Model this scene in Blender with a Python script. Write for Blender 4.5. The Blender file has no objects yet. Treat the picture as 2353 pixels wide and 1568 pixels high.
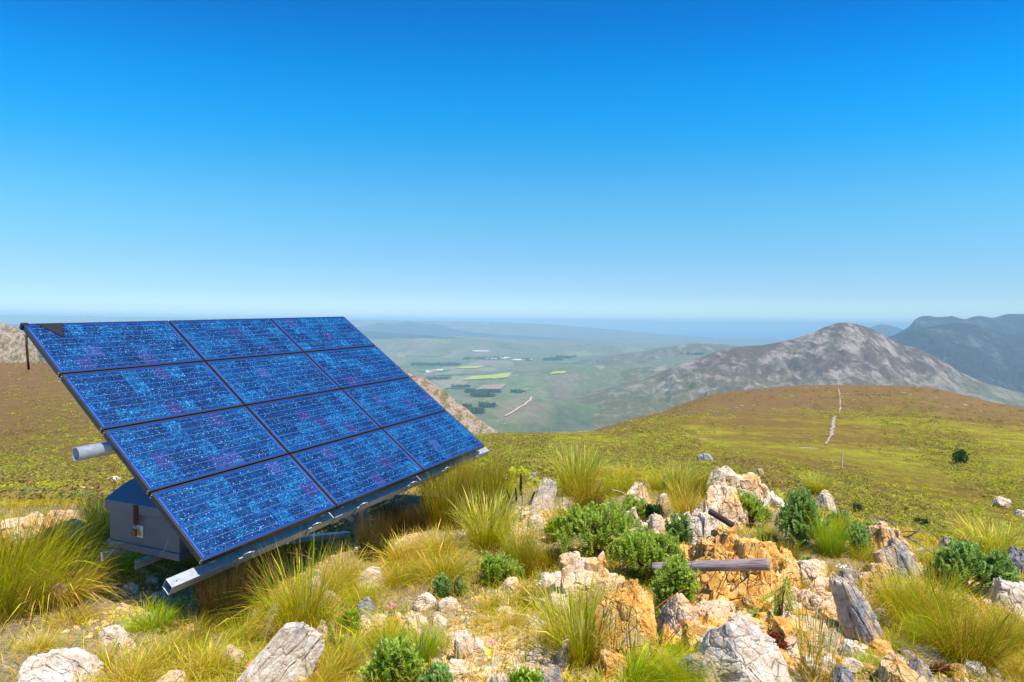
import bpy, math
import numpy as np
from mathutils import Matrix, Vector, Quaternion

# ------------------------------------------------------------------ camera frame
W0, H0, F0 = 2353.0, 1568.0, 1367.9          # reference frame of the survey, focal length in its pixels
ZC = 2.3                                      # camera height
up = np.array([.01, -1., -.0318]); up /= np.linalg.norm(up)
fw = np.array([0, 0, 1.]); yw = fw - fw.dot(up) * up; yw /= np.linalg.norm(yw)
xw = np.cross(yw, up)
if xw[0] < 0: xw = -xw
MC = np.array([xw, yw, up])                   # camera (right, down, forward) -> world
CAM = np.array([0, 0, ZC])
sc = bpy.context.scene
col = sc.collection
cd = bpy.data.cameras.new('camera'); cam = bpy.data.objects.new('camera', cd); col.objects.link(cam)
R = MC @ np.diag([1., -1., -1.])
cam.matrix_world = Matrix([[*R[0], 0], [*R[1], 0], [*R[2], ZC], [0, 0, 0, 1]])
cd.sensor_width = 36; cd.lens = 36 * F0 / W0; cd.clip_start = .05; cd.clip_end = 400000
sc.camera = cam

# ------------------------------------------------------------------ sun and sky
SUN_EL = math.radians(65)
SUN_H = np.array([.75, -.66]); SUN_H /= np.linalg.norm(SUN_H)   # horizontal direction towards the sun
sd = Vector((SUN_H[0] * math.cos(SUN_EL), SUN_H[1] * math.cos(SUN_EL), math.sin(SUN_EL)))
sl = bpy.data.lights.new('sun', 'SUN'); sl.energy = 5.0; sl.angle = math.radians(.53); sl.color = (1, .955, .87)
so = bpy.data.objects.new('sun', sl); so.rotation_euler = sd.to_track_quat('Z', 'Y').to_euler(); col.objects.link(so)
w = bpy.data.worlds.new('World'); sc.world = w; w.use_nodes = True
nt = w.node_tree; nt.nodes.clear()
N = nt.nodes.new
out = N('ShaderNodeOutputWorld'); bg = N('ShaderNodeBackground'); bg.inputs[1].default_value = .108
sky = N('ShaderNodeTexSky'); sky.sky_type = 'NISHITA'; sky.sun_disc = False; sky.sun_elevation = SUN_EL
sky.sun_rotation = math.atan2(SUN_H[0], SUN_H[1]); sky.altitude = 300; sky.air_density = 1.0; sky.dust_density = .3; sky.ozone_density = 3
tc = N('ShaderNodeTexCoord'); sx = N('ShaderNodeSeparateXYZ'); rp = N('ShaderNodeValToRGB')
mx = N('ShaderNodeMix'); mx.data_type = 'RGBA'; mx.blend_type = 'MULTIPLY'; mx.inputs[0].default_value = 1
L = nt.links.new
dip = N('ShaderNodeVectorMath'); dip.operation = 'ADD'; dip.inputs[1].default_value = (0, 0, .010); L(tc.outputs['Generated'], dip.inputs[0])   # from a mountain the horizon dips
L(dip.outputs[0], sky.inputs[0]); L(dip.outputs[0], sx.inputs[0]); 
m1 = N('ShaderNodeMath'); m1.operation = 'MULTIPLY'; L(sx.outputs[0], m1.inputs[0]); L(sx.outputs[0], m1.inputs[1])   # deeper blue towards left and right, to level the colour bands
m2 = N('ShaderNodeMath'); m2.operation = 'MULTIPLY_ADD'; L(m1.outputs[0], m2.inputs[0]); m2.inputs[1].default_value = .42; m2.inputs[2].default_value = 1
m3 = N('ShaderNodeMath'); m3.operation = 'MULTIPLY'; L(m2.outputs[0], m3.inputs[0]); L(sx.outputs[2], m3.inputs[1]); L(m3.outputs[0], rp.inputs[0])
SKYRAMP = [(0, (1, 1, 1))]
SKYRAMP = [(-0.0027, (0.6758, 0.8647, 1.2611)), (0.0031, (0.6867, 0.8729, 1.2265)), (0.0272, (0.6106, 0.8632, 1.045)), (0.062, (0.5813, 0.7758, 0.9823)), (0.1135, (0.5223, 0.8007, 0.956)), (0.164, (0.4449, 0.8989, 1.0073)), (0.2131, (0.3734, 1.0072, 1.1534)), (0.2603, (0.2425, 1.0505, 1.2927)), (0.3057, (0.1248, 1.059, 1.4427)), (0.3488, (0.0583, 1.0504, 1.5358)), (0.3892, (0.0205, 0.9924, 1.5446)), (0.4278, (0.0, 0.8647, 1.481)), (0.464, (0.0, 0.7423, 1.3865)), (0.8, (0.0, 0.631, 1.1785))]
SKYRAMP = [(p, tuple(x * (k if p < .01 else k ** .55 if p < .03 else 1.08 if p < .2 else 1.03 if p < .25 else 1 - (1 - q) * min(1, (p - .25) / .14)) for x, k, q in zip(c, (1.7, 1.35, 1.3), (.35, .98, 1.0)))) for p, c in SKYRAMP]
e = rp.color_ramp.elements
while len(e) > 1: e.remove(e[-1])
e[0].position = SKYRAMP[0][0]; e[0].color = (*SKYRAMP[0][1], 1)
for p, c in SKYRAMP[1:]:
    q = e.new(p); q.color = (*c, 1)
L(sky.outputs[0], mx.inputs[6]); L(rp.outputs[0], mx.inputs[7]); L(mx.outputs[2], bg.inputs[0]); L(bg.outputs[0], out.inputs[0])
sc.view_settings.view_transform = 'Standard'; sc.view_settings.look = 'None'
sc.view_settings.exposure = .45; sc.view_settings.gamma = 1
sc.cycles.max_bounces = 6; sc.cycles.diffuse_bounces = 2; sc.cycles.glossy_bounces = 2; sc.cycles.transparent_max_bounces = 6
sc.cycles.volume_bounces = 0

# ------------------------------------------------------------------ helpers
def tag(o, label=None, cat=None, group=None, kind=None):
    if label: o['label'] = label
    if cat: o['category'] = cat
    if group: o['group'] = group
    if kind: o['kind'] = kind
    return o

def mesh_np(name, V, Fq=None, Ft=None, mat=None, smooth=False, attrs=None, uv=None):
    """V (n,3), Fq (m,4), Ft (k,3) -> object"""
    me = bpy.data.meshes.new(name)
    V = np.asarray(V, dtype=np.float32)
    nq = 0 if Fq is None else len(Fq); ntr = 0 if Ft is None else len(Ft)
    me.vertices.add(len(V)); me.vertices.foreach_set('co', V.ravel())
    idx = []; tot = []
    if nq: idx.append(np.asarray(Fq).ravel()); tot.append(np.full(nq, 4))
    if ntr: idx.append(np.asarray(Ft).ravel()); tot.append(np.full(ntr, 3))
    idx = np.concatenate(idx).astype(np.int32); tot = np.concatenate(tot).astype(np.int32)
    me.loops.add(len(idx)); me.loops.foreach_set('vertex_index', idx)
    me.polygons.add(len(tot)); st = np.concatenate([[0], np.cumsum(tot)[:-1]]).astype(np.int32)
    me.polygons.foreach_set('loop_start', st)
    me.polygons.foreach_set('use_smooth', np.full(len(tot), smooth))
    me.update(calc_edges=True)
    for k, a in (attrs or {}).items():
        at = me.attributes.new(k, 'FLOAT', 'POINT'); at.data.foreach_set('value', np.asarray(a, dtype=np.float32))
    if uv is not None:
        ul = me.uv_layers.new(name='UVMap'); ul.data.foreach_set('uv', np.asarray(uv, dtype=np.float32)[idx].ravel())
    if mat: me.materials.append(mat)
    o = bpy.data.objects.new(name, me); col.objects.link(o)
    return o

def empty(name, loc=(0, 0, 0)):
    o = bpy.data.objects.new(name, None); o.location = loc; o.empty_display_size = .1; col.objects.link(o); return o

def _hash(ix, iy, iz, seed):
    h = (ix.astype(np.int64) * 374761393 + iy.astype(np.int64) * 668265263 + iz.astype(np.int64) * 2147483647 + seed * 974634777) & 0xFFFFFFFF
    h = ((h ^ (h >> 13)) * 1274126177) & 0xFFFFFFFF
    h = (h ^ (h >> 16)) * 2246822519 & 0xFFFFFFFF
    return ((h ^ (h >> 15)) & 0xFFFFFF) / float(0xFFFFFF)

def vn(x, y, z=None, seed=0):
    """value noise in -1..1"""
    x = np.asarray(x, float); y = np.asarray(y, float); z = np.zeros_like(x) if z is None else np.asarray(z, float)
    ix, iy, iz = np.floor(x), np.floor(y), np.floor(z)
    fx, fy, fz = x - ix, y - iy, z - iz
    fx, fy, fz = [f * f * f * (f * (f * 6 - 15) + 10) for f in (fx, fy, fz)]
    r = 0
    for a in (0, 1):
        for b in (0, 1):
            for c in (0, 1):
                r = r + _hash(ix + a, iy + b, iz + c, seed) * (fx if a else 1 - fx) * (fy if b else 1 - fy) * (fz if c else 1 - fz)
    return r * 2 - 1

def fbm(x, y, z=None, o=4, seed=0, g=.5):
    r = 0; a = 1; t = 0
    for k in range(o):
        r = r + a * vn(np.asarray(x) * 2 ** k + 17.3 * k, np.asarray(y) * 2 ** k - 9.1 * k, None if z is None else np.asarray(z) * 2 ** k, seed + k)
        t += a; a *= g
    return r / t

def ridged(x, y, o=5, seed=0):
    r = 0; a = 1; t = 0
    for k in range(o):
        r = r + a * (1 - 2 * np.abs(vn(np.asarray(x) * 2 ** k + 3.7 * k, np.asarray(y) * 2 ** k, None, seed + k)))
        t += a; a *= .5
    return r / t

def ray(px, py):
    d = np.array([(px - W0 / 2) / F0, (py - H0 / 2) / F0, 1.])
    d = MC @ d
    return d / d[1]                           # scaled so that its world-y is 1

def pchip(xs, ys, x):
    xs = np.array(xs, float); ys = np.array(ys, float)
    h = np.diff(xs); dl = np.diff(ys) / h; m = np.zeros(len(xs))
    m[0], m[-1] = dl[0], dl[-1]
    for i in range(1, len(xs) - 1):
        if dl[i - 1] * dl[i] > 0:
            w1 = 2 * h[i] + h[i - 1]; w2 = h[i] + 2 * h[i - 1]
            m[i] = (w1 + w2) / (w1 / dl[i - 1] + w2 / dl[i])
    i = np.clip(np.searchsorted(xs, x) - 1, 0, len(xs) - 2)
    t = np.clip((x - xs[i]) / h[i], 0, 1)
    return (ys[i] * (1 + 2 * t) * (1 - t) ** 2 + m[i] * h[i] * t * (1 - t) ** 2 + ys[i + 1] * t * t * (3 - 2 * t) + m[i + 1] * h[i] * t * t * (t - 1))

# ------------------------------------------------------------------ ground heights
# per column (x in the survey frame): near heights (distance, z), far slopes (distance, y in the survey frame)
COLS = [
    (-500, [(.6, .6), (3, .25), (4.5, 0), (6, -.05), (8, -.3), (10, -.8), (14, -2.0)], [(22, 1115), (40, 1092), (80, 1040), (150, 940), (250, 860), (320, 830), (380, 836), (600, 1000)]),
    (0, [(.6, .65), (3, .25), (4.5, 0), (6, -.05), (8, -.3), (10, -.8), (14, -2.0)], [(22, 1115), (40, 1092), (80, 1040), (150, 950), (250, 870), (320, 834), (380, 842), (600, 1000)]),
    (240, [(.6, .7), (3, .3), (4.5, 0), (6, -.05), (8, -.3), (10, -.8), (14, -2.0)], [(22, 1120), (40, 1095), (80, 1040), (150, 950), (250, 875), (320, 840), (380, 850), (600, 1000)]),
    (600, [(.6, .7), (3, .35), (4.5, .05), (6, 0), (8, -.2), (10, -.7), (14, -2.1)], [(22, 1120), (40, 1090), (80, 1040), (150, 990), (220, 950), (270, 945), (380, 990), (600, 1060)]),
    (950, [(.6, .7), (3, .38), (4.5, .08), (6, .02), (8, -.1), (10, -.5), (14, -2.1)], [(25, 1085), (50, 1042), (100, 1014), (160, 1004), (220, 1020), (400, 1120), (600, 1200)]),
    (1190, [(.6, .7), (3, .38), (4.5, .12), (6, .02), (8, -.1), (10, -.45), (14, -2.1)], [(25, 1072), (50, 1033), (100, 1007), (160, 996), (220, 1010), (400, 1100), (600, 1200)]),
    (1380, [(.6, .7), (3, .40), (4.5, .2), (6, .1), (8, -.05), (10, -.45), (14, -2.2)], [(25, 1085), (50, 1040), (100, 1004), (170, 990), (240, 1000), (380, 986), (420, 990), (600, 1200)]),
    (1500, [(.6, .7), (3, .42), (4.5, .25), (6, .12), (8, 0), (10, -.5), (14, -2.2)], [(28, 1092), (55, 1045), (100, 1003), (190, 962), (250, 972), (380, 953), (440, 955), (600, 1200)]),
    (1650, [(.6, .7), (3, .42), (4.5, .28), (6, .18), (7.5, .08), (8.7, -.15), (11, -1.0), (14, -2.3)], [(30, 1095), (60, 1043), (110, 1000), (200, 957), (260, 966), (350, 935), (450, 905), (480, 908), (650, 1200)]),
    (1900, [(.6, .7), (3, .42), (4.5, .25), (6, .12), (7, 0), (8, -.3), (11, -1.5), (14, -2.8)], [(30, 1135), (60, 1058), (110, 1005), (200, 954), (250, 960), (350, 925), (450, 885), (490, 890), (650, 1200)]),
    (2100, [(.6, .7), (3, .4), (4.5, .2), (6, .05), (7, -.15), (8.5, -.9), (11, -2.0), (14, -3.1)], [(30, 1185), (60, 1078), (110, 1012), (200, 958), (250, 962), (350, 925), (450, 888), (490, 893), (650, 1200)]),
    (2353, [(.6, .65), (3, .35), (4.5, .1), (5.5, -.05), (6.5, -.4), (9, -1.7), (14, -3.8)], [(30, 1215), (60, 1092), (110, 1020), (200, 972), (260, 970), (350, 955), (450, 935), (490, 940), (650, 1200)]),
    (2900, [(.6, .6), (3, .3), (4.5, .05), (5.5, -.15), (6.5, -.6), (9, -2.0), (14, -4.2)], [(30, 1240), (60, 1110), (110, 1030), (200, 990), (260, 985), (350, 975), (450, 965), (490, 970), (650, 1200)]),
]
LV = np.linspace(math.log(.6), math.log(650), 400)
US = np.linspace(-1.7, 1.7, 240)
tab = []
for px, near, far in COLS:
    xs = [math.log(a) for a, _ in near] + [math.log(a) for a, _ in far]
    ys = [(z - ZC) / a for a, z in near] + [ray(px, p)[2] for _, p in far]
    tab.append(pchip(xs, ys, LV))
tab = np.array(tab); cu = np.array([ray(p[0], 900)[0] for p in COLS])
T = np.array([pchip(cu, tab[:, j], np.clip(US, cu[0], cu[-1])) for j in range(len(LV))]).T     # (US, LV)

def H(x, y, rough=True):
    x = np.asarray(x, float); y = np.asarray(y, float)
    yc = np.maximum(y, .6); u = np.clip(x / np.maximum(yc, 2.2), -1.699, 1.699); v = np.clip(np.log(yc), LV[0], LV[-1] - 1e-6)
    a = (u - US[0]) / (US[1] - US[0]); b = (v - LV[0]) / (LV[1] - LV[0])
    i = np.clip(a.astype(int), 0, len(US) - 2); j = np.clip(b.astype(int), 0, len(LV) - 2); a = a - i; b = b - j
    s = T[i, j] * (1 - a) * (1 - b) + T[i + 1, j] * a * (1 - b) + T[i, j + 1] * (1 - a) * b + T[i + 1, j + 1] * a * b
    z = ZC + s * yc
    k = np.clip((yc - 9) / 40, 0, 1)
    z = z + k * np.clip(yc, 0, 200) * .004 * fbm(x / (yc * .12 + 4), y / (yc * .2 + 5), o=3, seed=5)
    if rough:
        z = z + .07 * fbm(x * .9, y * .9, o=3, seed=2) + .025 * fbm(x * 4, y * 4, o=3, seed=3) * (1 - k)
    return z

def ground_at(px, py):
    d = ray(px, py); ys = np.exp(np.linspace(math.log(1.5), math.log(600), 3000))
    z = ZC + d[2] * ys; h = H(d[0] * ys, ys)
    k = np.argmax(z < h)
    return np.array([d[0] * ys[k], ys[k], h[k]]) if (z < h).any() else None

def at(px, py, Y):
    d = ray(px, py); return np.array([d[0] * Y, Y, ZC + d[2] * Y])

# ------------------------------------------------------------------ material kit
class NT:
    def __init__(s, name, rough=.8, spec=.3):
        s.m = bpy.data.materials.new(name); s.m.use_nodes = True; s.t = s.m.node_tree; s.b = s.t.nodes['Principled BSDF']
        s.b.inputs['Roughness'].default_value = rough; s.b.inputs['Specular IOR Level'].default_value = spec
        s.o = s.t.nodes['Material Output']
    def n(s, ty, **k):
        q = s.t.nodes.new('ShaderNode' + ty)
        for a, b in k.items(): setattr(q, a, b)
        return q
    def l(s, a, b): s.t.links.new(a, b)
    def val(s, q, x):
        if isinstance(x, bpy.types.NodeSocket): s.l(x, q)
        else: q.default_value = x
    def math(s, op, a, b=0., c=0., clamp=False):
        q = s.n('Math', operation=op); q.use_clamp = clamp
        s.val(q.inputs[0], a); s.val(q.inputs[1], b); s.val(q.inputs[2], c); return q.outputs[0]
    def mix(s, f, a, b, bt='MIX'):
        q = s.n('Mix', data_type='RGBA', blend_type=bt)
        s.val(q.inputs[0], f)
        for i, x in ((6, a), (7, b)):
            if isinstance(x, bpy.types.NodeSocket): s.l(x, q.inputs[i])
            else: q.inputs[i].default_value = (*x, 1)
        return q.outputs[2]
    def coord(s, kind='Object', scale=None):
        q = s.n('TexCoord').outputs[kind]
        if scale is not None:
            m = s.n('Mapping'); m.inputs['Scale'].default_value = scale; s.l(q, m.inputs[0]); q = m.outputs[0]
        return q
    def noise(s, vec, scale, det=4, rough=.55, dist=0.):
        q = s.n('TexNoise'); s.l(vec, q.inputs['Vector']); q.inputs['Scale'].default_value = scale
        q.inputs['Detail'].default_value = det; q.inputs['Roughness'].default_value = rough; q.inputs['Distortion'].default_value = dist
        return q.outputs['Fac']
    def vor(s, vec, scale, feature='F1', o='Color'):
        q = s.n('TexVoronoi', feature=feature); s.l(vec, q.inputs['Vector']); q.inputs['Scale'].default_value = scale
        return q.outputs[o]
    def ramp(s, f, st, interp='LINEAR'):
        q = s.n('ValToRGB'); q.color_ramp.interpolation = interp; e = q.color_ramp.elements
        e[0].position = st[0][0]; e[0].color = (*st[0][1], 1) if len(st[0]) > 1 and not isinstance(st[0][1], float) else (st[0][1],) * 3 + (1,)
        e[1].position = st[-1][0]; e[1].color = (*st[-1][1], 1) if not isinstance(st[-1][1], float) else (st[-1][1],) * 3 + (1,)
        for p, c in st[1:-1]:
            k = e.new(p); k.color = (*c, 1) if not isinstance(c, float) else (c, c, c, 1)
        s.l(f, q.inputs[0]); return q.outputs[0]
    def attr(s, name):
        q = s.n('Attribute'); q.attribute_name = name; return q.outputs['Fac']
    def base(s, c): 
        if isinstance(c, bpy.types.NodeSocket): s.l(c, s.b.inputs['Base Color'])
        else: s.b.inputs['Base Color'].default_value = (*c, 1)
    def bump(s, h, strength=.5, dist=.01):
        q = s.n('Bump'); q.inputs['Strength'].default_value = strength; q.inputs['Distance'].default_value = dist
        s.l(h, q.inputs['Height']); s.l(q.outputs[0], s.b.inputs['Normal'])

def mat_plain(name, c, rough=.6, metal=0., spec=.4):
    t = NT(name, rough, spec); t.b.inputs['Metallic'].default_value = metal
    n = t.noise(t.coord('Object'), 9, 4); t.base(t.mix(n, tuple(x * .85 for x in c), tuple(min(1, x * 1.12) for x in c)))
    return t.m

def mat_rock(name, orange=.4, grey=.2, bright=1., seed=0, scale=1.):
    t = NT(name, .88, .2)
    q = t.n('Mapping'); q.inputs['Location'].default_value = (seed * 3.1, seed * 1.7, seed * .9); q.inputs['Scale'].default_value = (scale,) * 3
    t.l(t.coord('Object'), q.inputs[0]); c = q.outputs[0]
    q = t.n('Mapping'); q.inputs['Scale'].default_value = (1.3, 1.3, .8); t.l(c, q.inputs[0]); cs = q.outputs[0]
    b = bright
    cream = t.ramp(t.noise(c, 14, 5, .6), [(.3, (.56 * b, .40 * b, .27 * b)), (.5, (.78 * b, .63 * b, .48 * b)), (.7, (.88 * b, .80 * b, .71 * b))])
    ora = t.ramp(t.noise(cs, 9, 6, .65, .6), [(.26, (.46 * b, .18 * b, .04 * b)), (.40, (.78 * b, .37 * b, .07 * b)), (.54, (.86 * b, .50 * b, .14 * b)), (.68, (.88 * b, .66 * b, .34 * b))])
    m = t.math('MULTIPLY_ADD', t.noise(cs, 3.2, 4, .6), 3., -1.5 + (orange - .5) * 2.2 + .5, clamp=True)
    x = t.mix(m, cream, ora)
    gr = t.ramp(t.noise(c, 22, 5, .7), [(.3, (.13, .12, .125)), (.5, (.33, .31, .32)), (.7, (.60, .56, .54))])
    gm = t.math('MULTIPLY_ADD', t.noise(c, 4.5, 5, .65, .4), 6., -3. + (grey - .5) * 4.4, clamp=True)
    x = t.mix(gm, x, gr)
    ed = t.vor(cs, 5.5, 'DISTANCE_TO_EDGE', 'Distance')
    ew = t.math('MAXIMUM', t.ramp(ed, [(0., 0.), (.014, 1.)]), t.ramp(t.noise(c, 2.7, 2), [(.42, 0.), (.56, 1.)]))
    dn = t.ramp(t.noise(c, 38, 3, .7), [(.30, .35), (.42, 1.)])
    x = t.mix(t.math('MULTIPLY', t.math('SUBTRACT', 1., ew), .7), x, (.10, .055, .03))
    x = t.mix(t.math('MULTIPLY', t.math('SUBTRACT', 1., dn), .5), x, (.20, .13, .08))
    t.base(x)
    h = t.math('ADD', t.math('MULTIPLY', t.noise(c, 12, 8, .75), 1.3), t.math('MULTIPLY', ew, .5))
    t.bump(h, .9, .03)
    return t.m

def mat_grass(name, base, mid, tip, alt, alt_f=.45, trans=.35):
    """colour along the blade (t) with a second hue for part of the blades (r)"""
    t = NT(name, .75, .08)
    a = t.attr('t'); r = t.attr('r')
    c = t.ramp(a, [(0., base), (.35, mid), (1., tip)])
    f = t.ramp(r, [(1 - alt_f - .12, 0.), (1 - alt_f + .12, 1.)])
    c = t.mix(f, c, t.mix(a, tuple(x * .6 for x in alt), alt))
    q = t.n('HueSaturation'); t.val(q.inputs['Value'], t.math('MULTIPLY_ADD', t.math('FRACT', t.math('MULTIPLY', r, 37.3)), .7, .62)); t.val(q.inputs['Hue'], t.math('MULTIPLY_ADD', t.math('FRACT', t.math('MULTIPLY', r, 91.7)),   .085, .458)); q.inputs['Saturation'].default_value = 1.14; t.l(c, q.inputs['Color'])
    c = q.outputs[0]; t.base(c)
    tr = t.n('BsdfTranslucent'); t.l(c, tr.inputs[0]); ms = t.n('MixShader'); ms.inputs[0].default_value = trans
    t.l(t.b.outputs[0], ms.inputs[1]); t.l(tr.outputs[0], ms.inputs[2]); t.l(ms.outputs[0], t.o.inputs[0])
    return t.m

def mat_leaf(name, dark, light, trans=.3, tipc=None):
    t = NT(name, .65, .12); r = t.attr('r'); a = t.attr('t')
    c = t.mix(r, dark, light)
    if tipc: c = t.mix(t.ramp(a, [(.55, 0.), (1., 1.)]), c, tipc)
    t.base(c)
    tr = t.n('BsdfTranslucent'); t.l(c, tr.inputs[0]); ms = t.n('MixShader'); ms.inputs[0].default_value = trans
    t.l(t.b.outputs[0], ms.inputs[1]); t.l(tr.outputs[0], ms.inputs[2]); t.l(ms.outputs[0], t.o.inputs[0])
    return t.m

# ------------------------------------------------------------------ terrain materials
def mat_soil():
    t = NT('soil', .95, .1); c = t.coord('Object')
    base = t.ramp(t.noise(c, 1.6, 5, .6), [(.3, (.15, .095, .065)), (.5, (.30, .21, .14)), (.7, (.44, .33, .22))])
    gr = t.ramp(t.noise(c, .9, 4, .6), [(.45, 0.), (.62, 1.)])
    base = t.mix(t.math('MULTIPLY', gr, .35), base, t.ramp(t.noise(c, 13, 4), [(.35, (.10, .13, .02)), (.65, (.34, .33, .06))]))
    v = t.n('TexVoronoi'); t.l(c, v.inputs['Vector']); v.inputs['Scale'].default_value = 38
    peb = t.ramp(v.outputs['Distance'], [(.22, 1.), (.42, 0.)])
    sel = t.ramp(t.n('SeparateColor').outputs[0], [(.4, 0.), (.5, 1.)])
    s = t.n('SeparateColor'); t.l(v.outputs['Color'], s.inputs[0])
    sel = t.ramp(s.outputs[0], [(.50, 0.), (.60, 1.)])
    pc = t.ramp(s.outputs[1], [(0., (.42, .30, .22)), (.5, (.66, .56, .48)), (1., (.78, .72, .68))])
    m = t.math('MULTIPLY', peb, sel)
    dens = t.ramp(t.noise(c, 1.3, 3), [(.40, 0.), (.60, 1.)])
    m = t.math('MULTIPLY', m, dens)
    t.base(t.mix(m, base, pc))
    t.bump(t.math('ADD', t.noise(c, 25, 6, .7), t.math('MULTIPLY', m, .6)), .8, .02)
    return t.m

def mat_heath():
    """heath slope: brown heath, olive and yellow-green shrub patches, a scatter of pale stones"""
    t = NT('heath', .95, .1); g = t.n('NewGeometry').outputs['Position']
    zs = t.n('Mapping'); zs.inputs['Scale'].default_value = (1, 1, .3); t.l(g, zs.inputs[0]); c = zs.outputs[0]
    sx = t.n('SeparateXYZ'); t.l(g, sx.inputs[0]); Y = sx.outputs[1]; X = sx.outputs[0]
    big = t.noise(c, .022, 6, .68); med = t.noise(c, .13, 6, .7); fin = t.noise(c, 1.3, 6, .75)
    # brown share grows with distance and to the left side hill
    far = t.math('MULTIPLY_ADD', Y, .0011, -.10, clamp=True)
    lft = t.math('MULTIPLY', t.math('MULTIPLY_ADD', t.math('DIVIDE', X, Y), -1.1, -.40, clamp=True), .65)
    f = t.math('ADD', t.math('ADD', t.math('MULTIPLY_ADD', big, 1.5, -.38), t.math('MULTIPLY_ADD', med, .7, -.35)), t.math('ADD', far, lft))
    f = t.math('ADD', f, t.math('MULTIPLY_ADD', fin, .55, -.275)); f = t.math('ADD', f, t.math('MULTIPLY_ADD', t.noise(c, .42, 5, .75), 1.0, -.5))
    colr = t.ramp(f, [(.12, (.36, .33, .02)), (.28, (.29, .23, .025)), (.44, (.24, .155, .025)), (.56, (.20, .125, .032)), (.80, (.20, .110, .045))])
    hs = t.n('HueSaturation'); t.val(hs.inputs['Value'], t.math('MULTIPLY_ADD', t.noise(c, 3.1, 5, .8), 1.5, .25)); t.l(colr, hs.inputs['Color'])
    colr = hs.outputs[0]
    v = t.n('TexVoronoi'); t.l(c, v.inputs['Vector']); v.inputs['Scale'].default_value = .45
    sp = t.math('MULTIPLY', t.ramp(v.outputs['Distance'], [(.10, 1.), (.22, 0.)]), t.ramp(t.noise(c, .022, 3), [(.60, 0.), (.68, 1.)]))
    colr = t.mix(sp, colr, (.50, .42, .37))
    v3 = t.n('TexVoronoi'); t.l(g, v3.inputs['Vector']); v3.inputs['Scale'].default_value = .11
    sp = t.math('MULTIPLY', t.ramp(v3.outputs['Distance'], [(.10, 1.), (.15, 0.)]), t.ramp(t.noise(c, .012, 3), [(.50, 0.), (.60, 1.)]))
    colr = t.mix(sp, colr, (.60, .50, .45))
    t.base(colr)
    t.bump(t.noise(c, 1.6, 6, .75), 1., .5)
    return t.m

def mat_scree(name, veg, rock, dark, sc_, bias=.5, stretch=(1, 1, .35), patch=0., low=None, fs=22):
    """vegetated rock slope"""
    t = NT(name, .95, .1); q = t.n('Mapping'); q.inputs['Scale'].default_value = tuple(s * sc_ for s in stretch); t.l(t.n('NewGeometry').outputs['Position'], q.inputs[0]); c = q.outputs[0]
    a = t.noise(c, 4, 8, .68, .5); b = t.noise(c, fs, 6, .8)
    f = t.math('ADD', t.math('MULTIPLY', a, .6), t.math('MULTIPLY', b, .55))
    if patch: f = t.math('ADD', f, t.math('MULTIPLY_ADD', t.noise(c, 1.3, 4, .6), patch, -patch / 2))
    x = t.mix(t.ramp(f, [(bias, 0.), (bias + .09, 1.)]), t.mix(t.noise(c, 7, 4), veg, dark), t.mix(b, tuple(v * .6 for v in rock), rock))
    if low:
        sz = t.n('SeparateXYZ'); t.l(t.n('NewGeometry').outputs['Position'], sz.inputs[0])
        x = t.mix(t.math('MULTIPLY', t.math('MULTIPLY_ADD', sz.outputs[2], -.006, -1.5, clamp=True), .5), x, t.mix(b, tuple(v * .7 for v in low), low))
    t.base(x); t.bump(f, 1., 1. / sc_ * .03)
    return t.m

def mat_valley():
    t = NT('valley', .95, .1); g = t.n('NewGeometry').outputs['Position']
    q = t.n('Mapping'); q.inputs['Scale'].default_value = (.001, .00045, .001); t.l(g, q.inputs[0]); c = q.outputs[0]
    a = t.noise(c, 1.1, 6, .6, .6); b = t.noise(c, 9, 6, .7)
    x = t.ramp(a, [(.38, (.035, .06, .02)), (.44, (.13, .13, .045)), (.49, (.20, .11, .085)), (.53, (.08, .095, .035)), (.58, (.25, .20, .10)), (.64, (.17, .10, .07))])
    v = t.n('TexVoronoi'); q2 = t.n('Mapping'); q2.inputs['Scale'].default_value = (.0034, .0014, .001); q2.inputs['Rotation'].default_value = (0, 0, .12); t.l(g, q2.inputs[0]); t.l(q2.outputs[0], v.inputs['Vector']); v.inputs['Scale'].default_value = 1.; v.distance = 'CHEBYCHEV'
    s = t.n('SeparateColor'); t.l(v.outputs['Color'], s.inputs[0])
    fc = t.ramp(s.outputs[0], [(.0, (.08, .15, .02)), (.45, (.12, .2, .03)), (.62, (.30, .36, .05)), (.74, (.22, .16, .09)), (.9, (.42, .33, .20))], 'CONSTANT')
    sx = t.n('SeparateXYZ'); t.l(g, sx.inputs[0])
    fm = t.math('MULTIPLY', t.ramp(t.noise(c, .7, 3), [(.38, 0.), (.44, 1.)]), t.math('MULTIPLY_ADD', sx.outputs[1], -.0001, 1.35, clamp=True))
    x = t.mix(t.math('MULTIPLY', fm, .75), x, fc)
    x = t.mix(t.ramp(b, [(.60, 0.), (.68, .6)]), x, (.03, .055, .02))
    x = t.mix(t.ramp(t.noise(c, 5, 7, .8), [(.68, 0.), (.74, .5)]), x, (.5, .42, .33))
    x = t.mix(t.math('MULTIPLY_ADD', t.noise(c, 22, 6, .75), 2.2, -.75, clamp=True), t.mix(.5, x, (.05, .07, .03)), t.mix(.35, x, (.36, .32, .20)))
    x = t.mix(t.math('MULTIPLY', t.ramp(t.noise(c, 14, 8, .8), [(.58, 0.), (.66, 1.)]), t.ramp(t.noise(c, 1.7, 3), [(.50, 0.), (.60, .7)])), x, (.42, .37, .33))
    t.base(x)
    return t.m

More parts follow.
